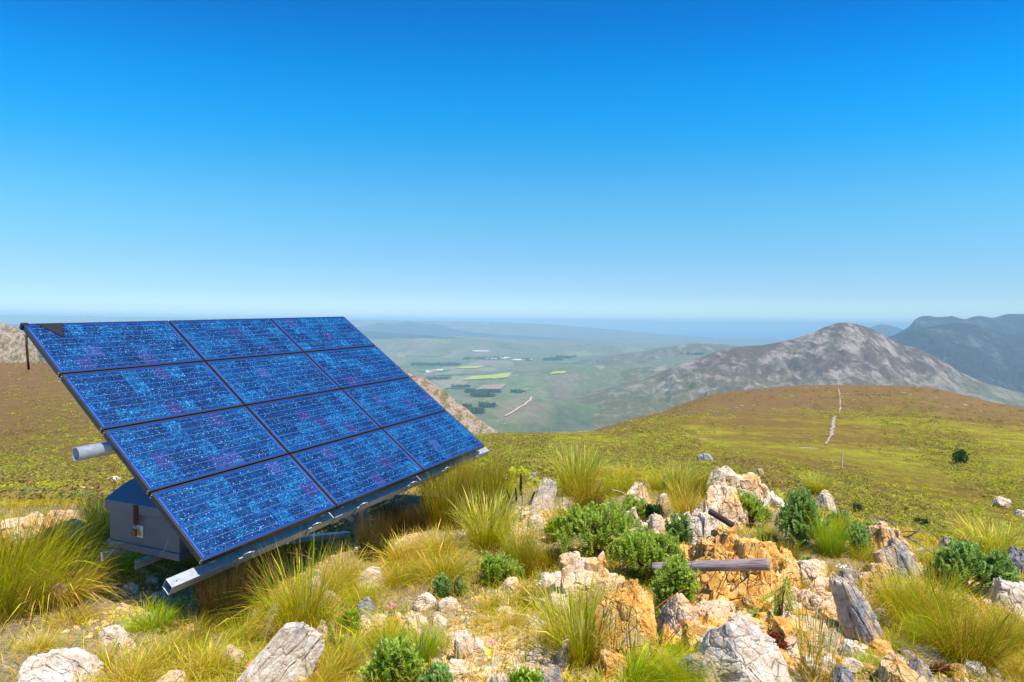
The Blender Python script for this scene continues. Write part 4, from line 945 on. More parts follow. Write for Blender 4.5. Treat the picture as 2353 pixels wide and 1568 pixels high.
# the rubble that fills the gaps of the outcrops
def fill(cx, cy, wx, wy, n, smin, smax, kinds, where, seed):
    rng = np.random.default_rng(seed); L_ = []
    for i in range(n):
        px, py = cx + wx * (rng.random() - .5), cy + wy * (rng.random() - .5); p = ground_at(px, py)
        if p is None: continue
        s = rng.uniform(smin, smax); kd = kinds[rng.integers(len(kinds))]; V, F = rock_mesh(seed * 100 + i, (s * rng.uniform(.8, 1.3), s * rng.uniform(.7, 1.1), s * rng.uniform(.6, 1.3)), sub=4, blocks=14, depth=.22, spire=.2, taper=rng.uniform(0, .3))
        V = rot_xyz(V, rng.normal() * .25, rng.normal() * .3, rng.random() * 6); o = mesh_np('rock', V, Ft=F, mat=rmat(kd)); o.location = p + [0, 0, s * .2]; L_.append((px, kd, s, o))
    by = {}
    for q in sorted(L_, key=lambda q: q[0]): by.setdefault((q[1], q[2] > (smin + smax) / 2), []).append(q)
    for (kd, big), qs in by.items():
        for i, q in enumerate(qs): tag(q[3], ('%s %s block %s' % ('larger' if big else 'smaller', {'mixed': 'yellowish', 'orange': 'orange', 'cream': 'cream', 'white': 'white', 'tan': 'tan', 'pale': 'pale grey'}[kd], where)) if len(qs) == 1 else ('%s%s of the %s %s blocks %s' % (ORD[min(i, 14)], '' if i == 0 else ' from left', 'larger' if big else 'smaller', {'mixed': 'yellowish', 'orange': 'orange', 'cream': 'cream', 'white': 'white', 'tan': 'tan', 'pale': 'pale grey'}[kd], where)), 'rock', 'rubble ' + where)
fill(1690, 1430, 240, 70, 26, .12, .26, ['orange', 'mixed', 'cream', 'mixed'], 'at the foot of the orange outcrop', 71)
fill(1870, 1420, 120, 150, 36, .10, .20, ['cream', 'mixed', 'tan', 'cream', 'white'], 'left of the tall grey rock', 72)
fill(1620, 1250, 130, 90, 24, .14, .28, ['white', 'cream', 'mixed'], 'below the back ridge', 73)
fill(1720, 1165, 150, 40, 16, .12, .26, ['cream', 'white', 'pale'], 'along the back ridge', 74)
fill(1540, 1420, 60, 120, 14, .08, .17, ['cream', 'mixed', 'orange'], 'between the orange slab and the log', 85)
fill(1200, 1430, 140, 120, 10, .05, .12, ['white', 'cream'], 'left of the cream outcrop', 86)
fill(1985, 1400, 120, 130, 12, .08, .16, ['tan', 'pale'], 'around the tall grey rock', 87)
fill(1340, 1380, 170, 80, 22, .10, .24, ['cream', 'white', 'mixed'], 'at the foot of the cream outcrop', 75)
fill(1440, 1215, 240, 50, 14, .07, .18, ['white', 'cream'], 'behind the large sprawling bush', 76)
fill(1620, 1500, 120, 60, 12, .08, .18, ['mixed', 'cream', 'white'], 'right of the tall orange slab', 77)
fill(2060, 1300, 130, 60, 12, .08, .18, ['tan', 'pale'], 'around the flat topped tan rock', 78)
fill(2320, 1400, 110, 60, 12, .06, .16, ['pale', 'white'], 'below the right green bush', 79)
fill(1820, 1535, 260, 60, 24, .05, .13, ['tan', 'pale', 'mixed'], 'right of the lichened boulder', 80)
fill(90, 1225, 190, 40, 14, .12, .28, ['cream', 'tan', 'white'], 'behind the huge windswept tuft', 81)
fill(1230, 1200, 70, 60, 8, .07, .16, ['pale', 'white'], 'around the pale leaning rock', 82)
fill(900, 1450, 130, 40, 10, .06, .14, ['cream', 'white', 'mixed'], 'right of the blue grey pointed rock', 83)
fill(640, 1560, 200, 60, 8, .07, .16, ['cream', 'mixed'], 'around the white leaning slab', 84)

# ------------------------------------------------------------------ log, stick, post, wires, dead branch
def mat_wood(name, a, b):
    t = NT(name, .85, .2); q = t.n('Mapping'); q.inputs['Scale'].default_value = (1, 14, 14); t.l(t.coord('Object'), q.inputs[0])
    n = t.noise(q.outputs[0], 6, 6, .7, .4); t.base(t.ramp(n, [(.3, tuple(x * .45 for x in a)), (.45, a), (.65, b)])); t.bump(n, .8, .006); return t.m
WOOD = mat_wood('weathered_wood', (.24, .17, .155), (.48, .38, .34))
def stick(name, a, b, r0, r1, mat, label, cat, seg=24, ns=26, wob=.05, seed=0):
    a, b = np.array(a), np.array(b); Lh = np.linalg.norm(b - a); x = (b - a) / Lh; y = np.cross((0, 0, 1), x); y /= np.linalg.norm(y); z = np.cross(x, y); V = []; F = []
    T_ = [0, .0, *np.linspace(.012, .988, ns), 1., 1.]; R_ = [0, .88] + [1] * ns + [.9, 0]
    for i, (t_, k) in enumerate(zip(T_, R_)):
        for j in range(seg):
            an = 2 * math.pi * j / seg; r = (r0 + (r1 - r0) * t_) * k * (1 + wob * float(vn(math.cos(an) * 1.5 + seed, math.sin(an) * 1.5, t_ * 3, seed)) + wob * .6 * float(vn(an * 3, t_ * 1.5, None, seed + 1)))
            V.append((Lh * t_, r * math.cos(an), r * math.sin(an)))
    n = len(T_); F = [(i * seg + j, (i + 1) * seg + j, (i + 1) * seg + (j + 1) % seg, i * seg + (j + 1) % seg) for i in range(n - 1) for j in range(seg)]
    o = mesh_np(name, V, F, mat=mat, smooth=True); M = Matrix([[x[0], y[0], z[0], a[0]], [x[1], y[1], z[1], a[1]], [x[2], y[2], z[2], a[2]], [0, 0, 0, 1]]); o.matrix_world = M
    return tag(o, label, cat)
stick('log', at(1500, 1304, 4.28), at(1767, 1297, 3.93) , .034, .039, WOOD, 'weathered grey log lying across the orange outcrop', 'log')
stick('stick', at(1632, 1176, 5.0), at(1682, 1206, 4.75), .026, .024, mat_wood('charred_wood', (.05, .03, .025), (.12, .08, .06)), 'short charred dark stick leaning above the yellow rock', 'stick', seed=4)
p = ground_at(1879, 1128); stick('fence_post', p + [0, 0, -.1], p + [.02, 0, 34 * p[1] / F0], .055, .05, WOOD, 'short cut grey fence post standing in pale grass', 'post', seed=7)
RW = mat_plain('rusty_wire', (.38, .09, .03), .8, .4, .3)
def wire(pts, r, mat, label, name='wire', cat='wire', parent=None, sm=6):
    P = np.array(pts, float); t_ = np.linspace(0, len(P) - 1, (len(P) - 1) * sm + 1); Q = np.stack([pchip(np.arange(len(P)), P[:, k], t_) for k in range(3)], 1)
    m = MB(); rr = r if not hasattr(r, '__len__') else np.interp(t_, np.arange(len(P)), r); m.tube(list(Q), rr, 7); o = m.build(name, mat, parent, smooth=True)
    if label: tag(o, label, cat)
    return o
wire([at(1556, 1530, 3.35), at(1608, 1450, 3.6), at(1640, 1390, 3.9), at(1668, 1330, 4.05), at(1700, 1240, 4.5)], .0035, RW, 'rusty wire running up from the orange slab past the log')
wire([at(1420, 1500, 3.3), at(1470, 1420, 3.35), at(1530, 1380, 3.6), at(1600, 1338, 4.0)], .003, RW, 'rusty wire draped over the tall orange slab')
wire([at(1470, 1540, 3.2), at(1520, 1480, 3.3), at(1560, 1440, 3.5), at(1620, 1345, 4.0), at(1660, 1290, 4.1)], .003, RW, 'rusty wire from the foot of the orange slab to the log')
wire([at(1700, 1205, 4.8), at(1760, 1200, 5.2), at(1830, 1192, 5.8), at(1900, 1180, 6.4)], .003, RW, 'taut red wire from the charred stick to the dark bush')
wire([at(1688, 1148, 4.9), at(1700, 1165, 4.8), at(1697, 1185, 4.75), at(1688, 1200, 4.7)], .004, mat_plain('grey_wire', (.35, .33, .32), .6, .5), 'bent grey wire curling beside the charred stick')
DW = mat_wood('dead_wood', (.17, .12, .11), (.36, .28, .26))
br = empty('dead_branch', ground_at(2098, 1270)); tag(br, 'dead leafless branch arching over the flat topped tan rock', 'branch')
Yb = ground_at(2098, 1270)[1]
for pts, r in (([(2180, 1345), (2160, 1300), (2130, 1262), (2085, 1235), (2060, 1228), (2015, 1226)], .012), ([(2060, 1228), (2058, 1210), (2045, 1200), (2020, 1190), (1995, 1186)], .007), ([(2085, 1235), (2110, 1222), (2140, 1225), (2165, 1250), (2180, 1275)], .008),
               ([(2045, 1200), (2030, 1195), (2008, 1196)], .006), ([(2130, 1262), (2100, 1270), (2075, 1272)], .006), ([(2110, 1222), (2080, 1222), (2062, 1230)], .006)):
    wire([at(a, b, Yb - .1 + .2 * math.sin(a * .05)) for a, b in pts], [r, *[r * .75] * (len(pts) - 2), r * .4], DW, None, 'branch', parent=br)
dt = empty('dead_twig', ground_at(1440, 1180)); tag(dt, 'pale forked dead twig left of the pointed cream rock', 'twig')
Yb = ground_at(1440, 1170)[1] - .2
for pts in ([(1395, 1160), (1420, 1148), (1440, 1140), (1462, 1143)], [(1440, 1140), (1425, 1130), (1405, 1126)], [(1440, 1140), (1452, 1150), (1475, 1152)]):
    wire([at(a, b, Yb) for a, b in pts], .006, mat_plain('pale_wood', (.45, .38, .33)), None, 'branch', parent=dt)

# ------------------------------------------------------------------ grasses
def blades(rng, n, R, h, hv=.3, spread=.5, curl=.5, wd=.004, nseg=4, lean=(0, 0), head=0., jit=.25, base=None):
    """n thin blades from a clump of radius R -> V, Fq, t, r"""
    if base is None:
        a = rng.random(n) * 6.283; rr = R * np.sqrt(rng.random(n)); bx_, by = rr * np.cos(a), rr * np.sin(a); bz = np.zeros(n)
        oa = np.arctan2(by, bx_) + rng.normal(size=n) * .7; out = (rr / R) * spread + rng.random(n) * spread * .5
    else:
        bx_, by, bz = base.T; oa = rng.random(n) * 6.283; out = rng.random(n) * spread
    L_ = h * (1 - hv * rng.random(n) ** 1.3); dx = np.cos(oa) * out + lean[0] + rng.normal(size=n) * jit * .3; dy = np.sin(oa) * out + lean[1] + rng.normal(size=n) * jit * .3
    cl = curl * rng.random(n) ** 1.5 * 1.6; T_ = np.linspace(0, 1, nseg + 1)
    fa = rng.random(n) * 3.1416; wx, wy = np.cos(fa), np.sin(fa); wdt = wd * rng.uniform(.6, 1.4, n)
    V = np.zeros((n, nseg + 1, 2, 3)); hd = rng.random(n) < head
    hn = np.sqrt(dx ** 2 + dy ** 2) + 1e-6
    for k, t_ in enumerate(T_):
        s = t_ * (1 + 0 * t_); k2 = t_ * t_
        px_ = bx_ + L_ * (dx * s + dx / hn * cl * k2 * .9); py_ = by + L_ * (dy * s + dy / hn * cl * k2 * .9)
        pz = bz + L_ * (s - .55 * cl * k2 * t_ * 1.2)
        wk = wdt * (1 - .85 * t_ ** 1.5); wk = np.where(hd & (t_ > .7) & (t_ < .99), wdt * 3.2, wk)
        for j, sg in enumerate((-.5, .5)):
            V[:, k, j, 0] = px_ + wx * wk * sg; V[:, k, j, 1] = py_ + wy * wk * sg; V[:, k, j, 2] = pz
    t_at = np.broadcast_to(T_[None, :, None], (n, nseg + 1, 2)); r_at = np.broadcast_to(rng.random(n)[:, None, None], (n, nseg + 1, 2))
    b = np.arange(n)[:, None] * (nseg + 1) * 2 + np.arange(nseg)[None] * 2
    F = np.stack([b, b + 1, b + 3, b + 2], -1).reshape(-1, 4)
    return V.reshape(-1, 3), F, t_at.ravel(), r_at.ravel()

def join(parts):
    V = []; F = []; t_ = []; r_ = []; n = 0
    for v, f, a, b in parts: V.append(v); F.append(f + n); t_.append(a); r_.append(b); n += len(v)
    return np.concatenate(V), np.concatenate(F), np.concatenate(t_), np.concatenate(r_)

G_GOLD = mat_grass('grass_gold', (.34, .13, .04), (.60, .44, .07), (.86, .60, .22), (.38, .48, .04), .36)
G_GREEN = mat_grass('grass_green', (.22, .18, .03), (.40, .48, .02), (.66, .62, .06), (.82, .62, .16), .38)
G_RUST = mat_grass('grass_rust', (.22, .075, .035), (.40, .22, .05), (.66, .44, .14), (.30, .38, .04), .42)
G_STRAW = mat_grass('grass_straw', (.46, .23, .08), (.78, .54, .12), (.88, .68, .26), (.52, .52, .05), .3)
G_DARK = mat_grass('grass_dark', (.025, .022, .012), (.06, .085, .016), (.16, .13, .05), (.20, .09, .04), .4)  # dark rushes, darkened further to stand for the shade under the array
G_PALE = mat_grass('grass_pale', (.34, .20, .05), (.70, .60, .08), (.90, .76, .30), (.42, .50, .04), .3)
G_LIME = mat_grass('grass_lime', (.16, .14, .03), (.34, .52, .025), (.48, .62, .05), (.70, .62, .14), .3)
PROTO = {}
def tuft(px, py, wpx, hpx, style, label, lean=(0, 0), seed=0, dz=0., name='grass_tuft'):
    p = ground_at(px, py)
    if p is None: print('miss', label); return
    S = dict(fount=(G_GOLD, 900, .30, .35, .50, 1.0, .0036, .08), rust=(G_RUST, 850, .30, .35, .55, .7, .0034, .03), straw=(G_STRAW, 800, .34, .45, .6, 1.0, .0036, .14), green=(G_GREEN, 700, .34, .35, .5, .5, .0040, .03),
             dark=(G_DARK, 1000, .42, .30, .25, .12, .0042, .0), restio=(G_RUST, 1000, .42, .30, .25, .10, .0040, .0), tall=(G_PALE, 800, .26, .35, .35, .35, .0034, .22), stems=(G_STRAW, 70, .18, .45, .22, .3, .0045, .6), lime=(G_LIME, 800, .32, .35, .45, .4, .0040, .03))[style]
    mat, n, R, hv, spr, curl, wd, head = S
    key = (style, round(lean[0], 1), round(lean[1], 1), seed)
    if key not in PROTO:
        rng = np.random.default_rng(hash(style) % 1 + seed * 13 + len(PROTO)); a = [blades(rng, n, R, 1., hv, spr, curl, wd * 1.7, lean=lean, head=head)]
        if style not in ('stems',): a.append(blades(rng, n // 3, R * 1.2, .5, .5, spr * 1.4, curl * 1.3, wd * 1.7, lean=lean))
        V, F, t_, r_ = join(a); o = mesh_np(name, V, F, mat=mat, smooth=True, attrs=dict(t=t_, r=r_)); PROTO[key] = o
    else:
        o = PROTO[key].copy(); col.objects.link(o)
    w_ = wpx * p[1] / F0; h_ = hpx * p[1] / F0
    spread = 2 * R + spr * 1.3 + curl * .5
    k = w_ / spread
    d = np.array([p[0], p[1]]); d /= np.linalg.norm(d); c = p[:2] + d * k * R * .8
    o.location = (c[0], c[1], float(H(*c)) - .02 + dz); o.scale = (k, k, h_ * 1.12); o.rotation_euler = (0, 0, 0 if lean != (0, 0) else (px * .37) % 6.28)
    return tag(o, label, 'grass', 'grass tufts among the rocks')

for a in [
    (25, 1430, 230, 280, 'green', 'huge windswept green tuft leaning right at the left edge', (.55, 0), 1),
    (130, 1400, 240, 170, 'straw', 'curling straw tuft in sun at the right of the huge windswept tuft', (.5, 0), 2),
    (60, 1340, 200, 190, 'rust', 'reddish grass behind the huge windswept tuft', (.3, 0), 1),
    (170, 1290, 190, 120, 'straw', 'wispy pale tuft in front of the peach outcrop left of the box'),
    (235, 1240, 90, 110, 'tall', 'thin pinkish grass just left of the battery box'),
    (280, 1322, 150, 70, 'lime', 'bright green tuft in the gap under the battery box'),
    (395, 1290, 120, 80, 'green', 'green grass behind the struts of the box'),
    (450, 1300, 120, 70, 'straw', 'yellowish grass seen between the struts and the beam'),
    (350, 1452, 150, 66, 'lime', 'low green tuft at the edge of the array shadow'),
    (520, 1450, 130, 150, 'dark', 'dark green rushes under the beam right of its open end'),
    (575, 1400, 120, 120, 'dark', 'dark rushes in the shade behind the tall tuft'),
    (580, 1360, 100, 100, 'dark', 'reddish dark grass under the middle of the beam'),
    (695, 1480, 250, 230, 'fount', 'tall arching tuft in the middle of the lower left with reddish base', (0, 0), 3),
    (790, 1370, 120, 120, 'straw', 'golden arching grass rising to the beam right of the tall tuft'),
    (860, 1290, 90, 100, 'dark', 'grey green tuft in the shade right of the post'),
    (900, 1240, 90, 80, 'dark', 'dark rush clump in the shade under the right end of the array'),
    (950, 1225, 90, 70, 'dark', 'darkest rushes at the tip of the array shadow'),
    (1030, 1218, 150, 150, 'restio', 'reddish brown rushes below the right end of the beam'),
    (1100, 1200, 140, 150, 'restio', 'dense olive rushes right of the reddish rushes'),
    (1150, 1190, 100, 120, 'green', 'green grass between the rushes and the flowering stem'),
    (930, 1300, 170, 66, 'straw', 'low golden tuft mound in sun below the shaded rushes'),
    (1010, 1280, 150, 66, 'straw', 'soft orange straw tuft above the centre green bush'),
    (1020, 1340, 170, 70, 'fount', 'yellow curling tuft left of the centre green bush'),
    (920, 1350, 130, 64, 'fount', 'brownish grass above the gravel patch'),
    (1120, 1270, 150, 140, 'tall', 'sunlit yellow grass with pale seed heads left of the leaning rock'),
    (1190, 1300, 110, 130, 'green', 'upright green grass right of the centre green bush'),
    (1210, 1330, 70, 110, 'rust', 'thin orange brown grass beside the upright green grass'),
    (1325, 1140, 120, 130, 'tall', 'tall pale golden tuft standing highest against the slope', (0, 0), 4),
    (1350, 1180, 130, 100, 'rust', 'brown green grass at the foot of the tall golden tuft'),
    (1290, 1230, 110, 90, 'straw', 'straw grass below the tall golden tuft'),
    (1420, 1140, 100, 70, 'green', 'green grass left of the pointed cream rock'),
    (1445, 1110, 110, 50, 'straw', 'fine pale grass on the crest right of the tall golden tuft'),
    (1520, 1130, 90, 60, 'green', 'short green grass around the sapling'),
    (1600, 1145, 110, 90, 'rust', 'reddish grass left of the back ridge'),
    (1575, 1190, 110, 90, 'straw', 'curling straw below the reddish grass by the back ridge'),
    (1560, 1150, 80, 90, 'tall', 'pale stalks between the sapling and the back ridge'),
    (1878, 1135, 70, 50, 'tall', 'pale grass around the short fence post'),
    (1905, 1280, 100, 110, 'lime', 'bright green fountain tuft right of the dark bush'),
    (1935, 1240, 60, 60, 'green', 'small green tuft above the bluish shrub'),
    (2085, 1445, 190, 150, 'fount', 'yellow green tuft on the slope right of the tall grey rock', (0, 0), 3),
    (2150, 1420, 170, 120, 'green', 'green tuft below the right green bush'),
    (2220, 1540, 240, 180, 'rust', 'large reddish based tuft at the lower right', (0, 0), 5),
    (2310, 1500, 150, 130, 'fount', 'golden tuft at the right edge'),
    (2290, 1290, 150, 90, 'tall', 'grass with pale feathery heads above the right green bush'),
    (2240, 1250, 110, 80, 'straw', 'straw grass on the crest above the right green bush'),
    (2130, 1300, 90, 60, 'green', 'green grass under the dead branch'),
    (2200, 1330, 80, 60, 'straw', 'pale grass at the left of the right green bush'),
    (1330, 1540, 190, 200, 'tall', 'tall green gold grass in front of the orange slab at its left'),
    (1300, 1450, 130, 90, 'rust', 'bushy brown grass below the cream outcrop'),
    (1275, 1480, 110, 80, 'straw', 'dry straw below the bushy brown grass'),
    (1390, 1420, 90, 110, 'fount', 'curling grass hanging over the cream outcrop'),
    (1480, 1590, 220, 100, 'lime', 'sweeping green tuft across the foot of the orange slab', (.5, 0), 3),
    (1570, 1600, 130, 120, 'green', 'green tuft between the orange slab and the lichened boulder'),
    (1862, 1570, 90, 200, 'stems', 'sparse tall yellow stems at the bottom right'),
    (1900, 1580, 70, 160, 'stems', 'second clump of tall thin stems at the bottom right beside the blue grey rock'),
    (2000, 1540, 90, 40, 'lime', 'small mossy bright green tuft by the yellow edged stone'),
    (2060, 1500, 80, 50, 'green', 'small green tuft right of the base of the tall grey rock'),
    (780, 1560, 150, 110, 'fount', 'curling yellow grass right of the leaning slab'),
    (880, 1500, 150, 90, 'green', 'green grass above the bottom green bush'),
    (960, 1540, 120, 120, 'lime', 'upright green grass right of the bottom green bush'),
    (740, 1590, 150, 80, 'straw', 'straw grass at the bottom right of the leaning slab'),
    (470, 1560, 170, 80, 'straw', 'dry orange straw tuft left of the leaning slab'),
    (380, 1530, 150, 70, 'fount', 'dry grass with brown stems in the straw field'),
    (300, 1590, 170, 90, 'straw', 'straw tuft at the bottom edge below the small white rocks'),
    (220, 1560, 130, 90, 'fount', 'pale stems rising over the bottom left slab'),
    (560, 1480, 120, 60, 'green', 'green grass left of the tall tuft'),
    (160, 1440, 140, 46, 'straw', 'flattened yellow straw at the shadow edge on the left'),
    (1230, 1400, 120, 70, 'rust', 'low reddish grass on the bare ground right of the gravel'),
    (1180, 1450, 120, 60, 'straw', 'dry grass clump above the leafy rosette'),
    (1140, 1410, 110, 50, 'fount', 'olive grass between the gravel and the reddish grass'),
    (1810, 1290, 80, 50, 'rust', 'low red brown growth under the dark bush'),
    (1985, 1290, 80, 50, 'green', 'green grass left of the flat topped tan rock'),
    (830, 1400, 110, 60, 'green', 'green arching grass below the forked white rock'),
    (1500, 1420, 60, 50, 'green', 'tiny green tuft between the tall orange slab and the upright feathery bush'),
    (1660, 1555, 70, 60, 'green', 'green tuft at the left foot of the lichened boulder'),
    (1760, 1560, 70, 50, 'fount', 'yellow tuft at the right foot of the lichened boulder'),
    (1640, 1270, 60, 50, 'straw', 'dry grass above the orange outcrop left of the charred stick'),
    (1770, 1240, 60, 50, 'straw', 'straw grass between the bright bush and the dark bluish bush'),
    (1830, 1360, 50, 40, 'green', 'little green tuft above the rubble'),
    (1920, 1350, 70, 60, 'fount', 'golden tuft above the tall grey rock'),
    (2060, 1400, 90, 70, 'green', 'green grass right of the middle of the tall grey rock'),
    (1700, 1140, 60, 40, 'straw', 'straw grass in the middle of the back ridge'),
    (1400, 1260, 90, 60, 'fount', 'yellow grass showing through the large sprawling bush'),
    (1250, 1310, 110, 80, 'rust', 'reddish brown grass left of the cream outcrop top'),
    (1110, 1440, 70, 40, 'straw', 'low straw tuft right of the flat white rock'),
    (1005, 1500, 80, 50, 'green', 'green sprout grass beside the cream wedge rock'),
    (640, 1440, 120, 90, 'green', 'green grass at the left foot of the tall tuft'),
    (440, 1490, 130, 70, 'rust', 'reddish dry grass below the end of the beam'),
    (90, 1500, 120, 50, 'straw', 'flat straw tuft on the pebbly ground at the lower left'),
    (2330, 1560, 120, 80, 'straw', 'straw grass in the lower right corner'),
    (2120, 1480, 100, 70, 'lime', 'bright green grass below the yellow green tuft on the slope'),
]:
    tuft(*a)

def cover(name, n, fn_dens, mats, x0=-20, x1=2400, y0=1100, y1=1620, hmin=.05, hmax=.22, seed=1, label='', spread=.8, curl=.8, wd=.0055):
    rng = np.random.default_rng(seed); P = []
    while len(P) < n:
        k = 40000; Y = np.exp(rng.uniform(math.log(2.4), math.log(13.5), k)); u = rng.uniform(-.95, .95, k); x = u * Y
        dns = fn_dens(x, Y); ok = rng.random(k) < dns; P += list(np.stack([x[ok], Y[ok]], 1))
    P = np.array(P[:n]); z = H(P[:, 0], P[:, 1]); B = np.c_[P, z - .01]
    hh = hmin + (hmax - hmin) * np.clip(.5 + .6 * vn(P[:, 0] * 1.5, P[:, 1] * 1.5, None, seed), 0, 1)
    V, F, t_, r_ = blades(rng, n, 1, hh, .5, spread, curl, wd, nseg=3, base=B, head=.03)
    o = mesh_np(name, V, F, mat=mats, smooth=True, attrs=dict(t=t_, r=r_)); return tag(o, label, 'grass', kind='stuff')

def gravel_mask(x, Y):
    """where the photograph shows bare stony ground"""
    m = 0
    for px, py, rx, ry in [(1040, 1450, .8, .8), (1090, 1540, .8, .35), (300, 1385, 1.1, .8), (130, 1450, 1.0, .4), (60, 1530, .8, .35), (1870, 1440, .5, .6), (1760, 1470, .5, .35), (1950, 1545, 1.1, .35), (2180, 1540, .5, .3), (1600, 1470, .3, .5)]:
        g = GM[(px, py)]; m = m + np.exp(-((x - g[0]) / rx) ** 2 - ((Y - g[1]) / ry) ** 2)
    return np.clip(m, 0, 1)
GM = {(a, b): ground_at(a, b) for a, b in [(1040, 1450), (1090, 1540), (300, 1385), (130, 1450), (60, 1530), (1870, 1440), (1760, 1470), (1950, 1545), (2180, 1540), (1600, 1470)]}
base_d = lambda x, Y, s, c=.0: np.clip(.5 + c + 1.3 * fbm(x * .8, Y * .8, o=3, seed=s), 0, 1) * (1 - .85 * gravel_mask(x, Y))
cover('grass', 62000, lambda x, Y: base_d(x, Y, 301, .1), G_STRAW, seed=11, hmin=.04, hmax=.17, label='dry straw coloured grass covering the stony ground')
cover('grass', 48000, lambda x, Y: base_d(x, Y, 302), G_GREEN, seed=12, hmin=.04, hmax=.17, label='short green grass between the rocks and tufts')
cover('grass', 26000, lambda x, Y: base_d(x, Y, 303, -.05), G_GOLD, seed=13, hmin=.06, hmax=.22, label='golden green grass between the rocks')
cover('grass', 16000, lambda x, Y: base_d(x, Y, 304, -.15), G_RUST, seed=14, hmin=.04, hmax=.16, label='low reddish brown grass on the bare soil')

# ------------------------------------------------------------------ leafy plants
def leaf_cloud(rng, tips, dirs, n_leaf, ll, lw, shoot, tipf=True):
    """shoots: at each tip a bottle-brush of small pointed leaves along the last length 'shoot'"""
    V = []; t_ = []; r_ = []
    n = len(tips); tips = np.asarray(tips); dirs = np.asarray(dirs); dirs = dirs / np.linalg.norm(dirs, axis=1)[:, None]
    rt = rng.random(n)
    ref = np.cross(dirs, rng.normal(size=(n, 3))); ref /= np.linalg.norm(ref, axis=1)[:, None]; oth = np.cross(dirs, ref)
    for k in range(n_leaf):
        s = (k + .5) / n_leaf; a = k * 2.4 + rt * 6
        p = tips - dirs * shoot * (1 - s)
        rad = ref * np.cos(a)[:, None] + oth * np.sin(a)[:, None]; op = .95 - .65 * s
        ld = dirs * (1 - op * .7) + rad * op; ld /= np.linalg.norm(ld, axis=1)[:, None]; l_ = (ll * (1 - .35 * s) * rng.uniform(.75, 1.2, n))[:, None]
        sd_ = np.cross(ld, dirs); sd_ /= np.linalg.norm(sd_, axis=1)[:, None] + 1e-9; w_ = lw * .5
        q = np.stack([p, p + ld * l_ * .55 + sd_ * w_ , p + ld * l_, p + ld * l_ * .55 - sd_ * w_], 1)
        V.append(q); t_.append(np.broadcast_to(np.array([s * .6, s * .8, min(1, s + .1), s * .8])[None], (n, 4))); r_.append(np.repeat(np.clip(rt + rng.normal(size=n) * .12, 0, 1)[:, None], 4, 1))
    V = np.concatenate(V).reshape(-1, 3); F = np.arange(len(V)).reshape(-1, 4)
    return V, F, np.concatenate(t_).ravel(), np.concatenate(r_).ravel()

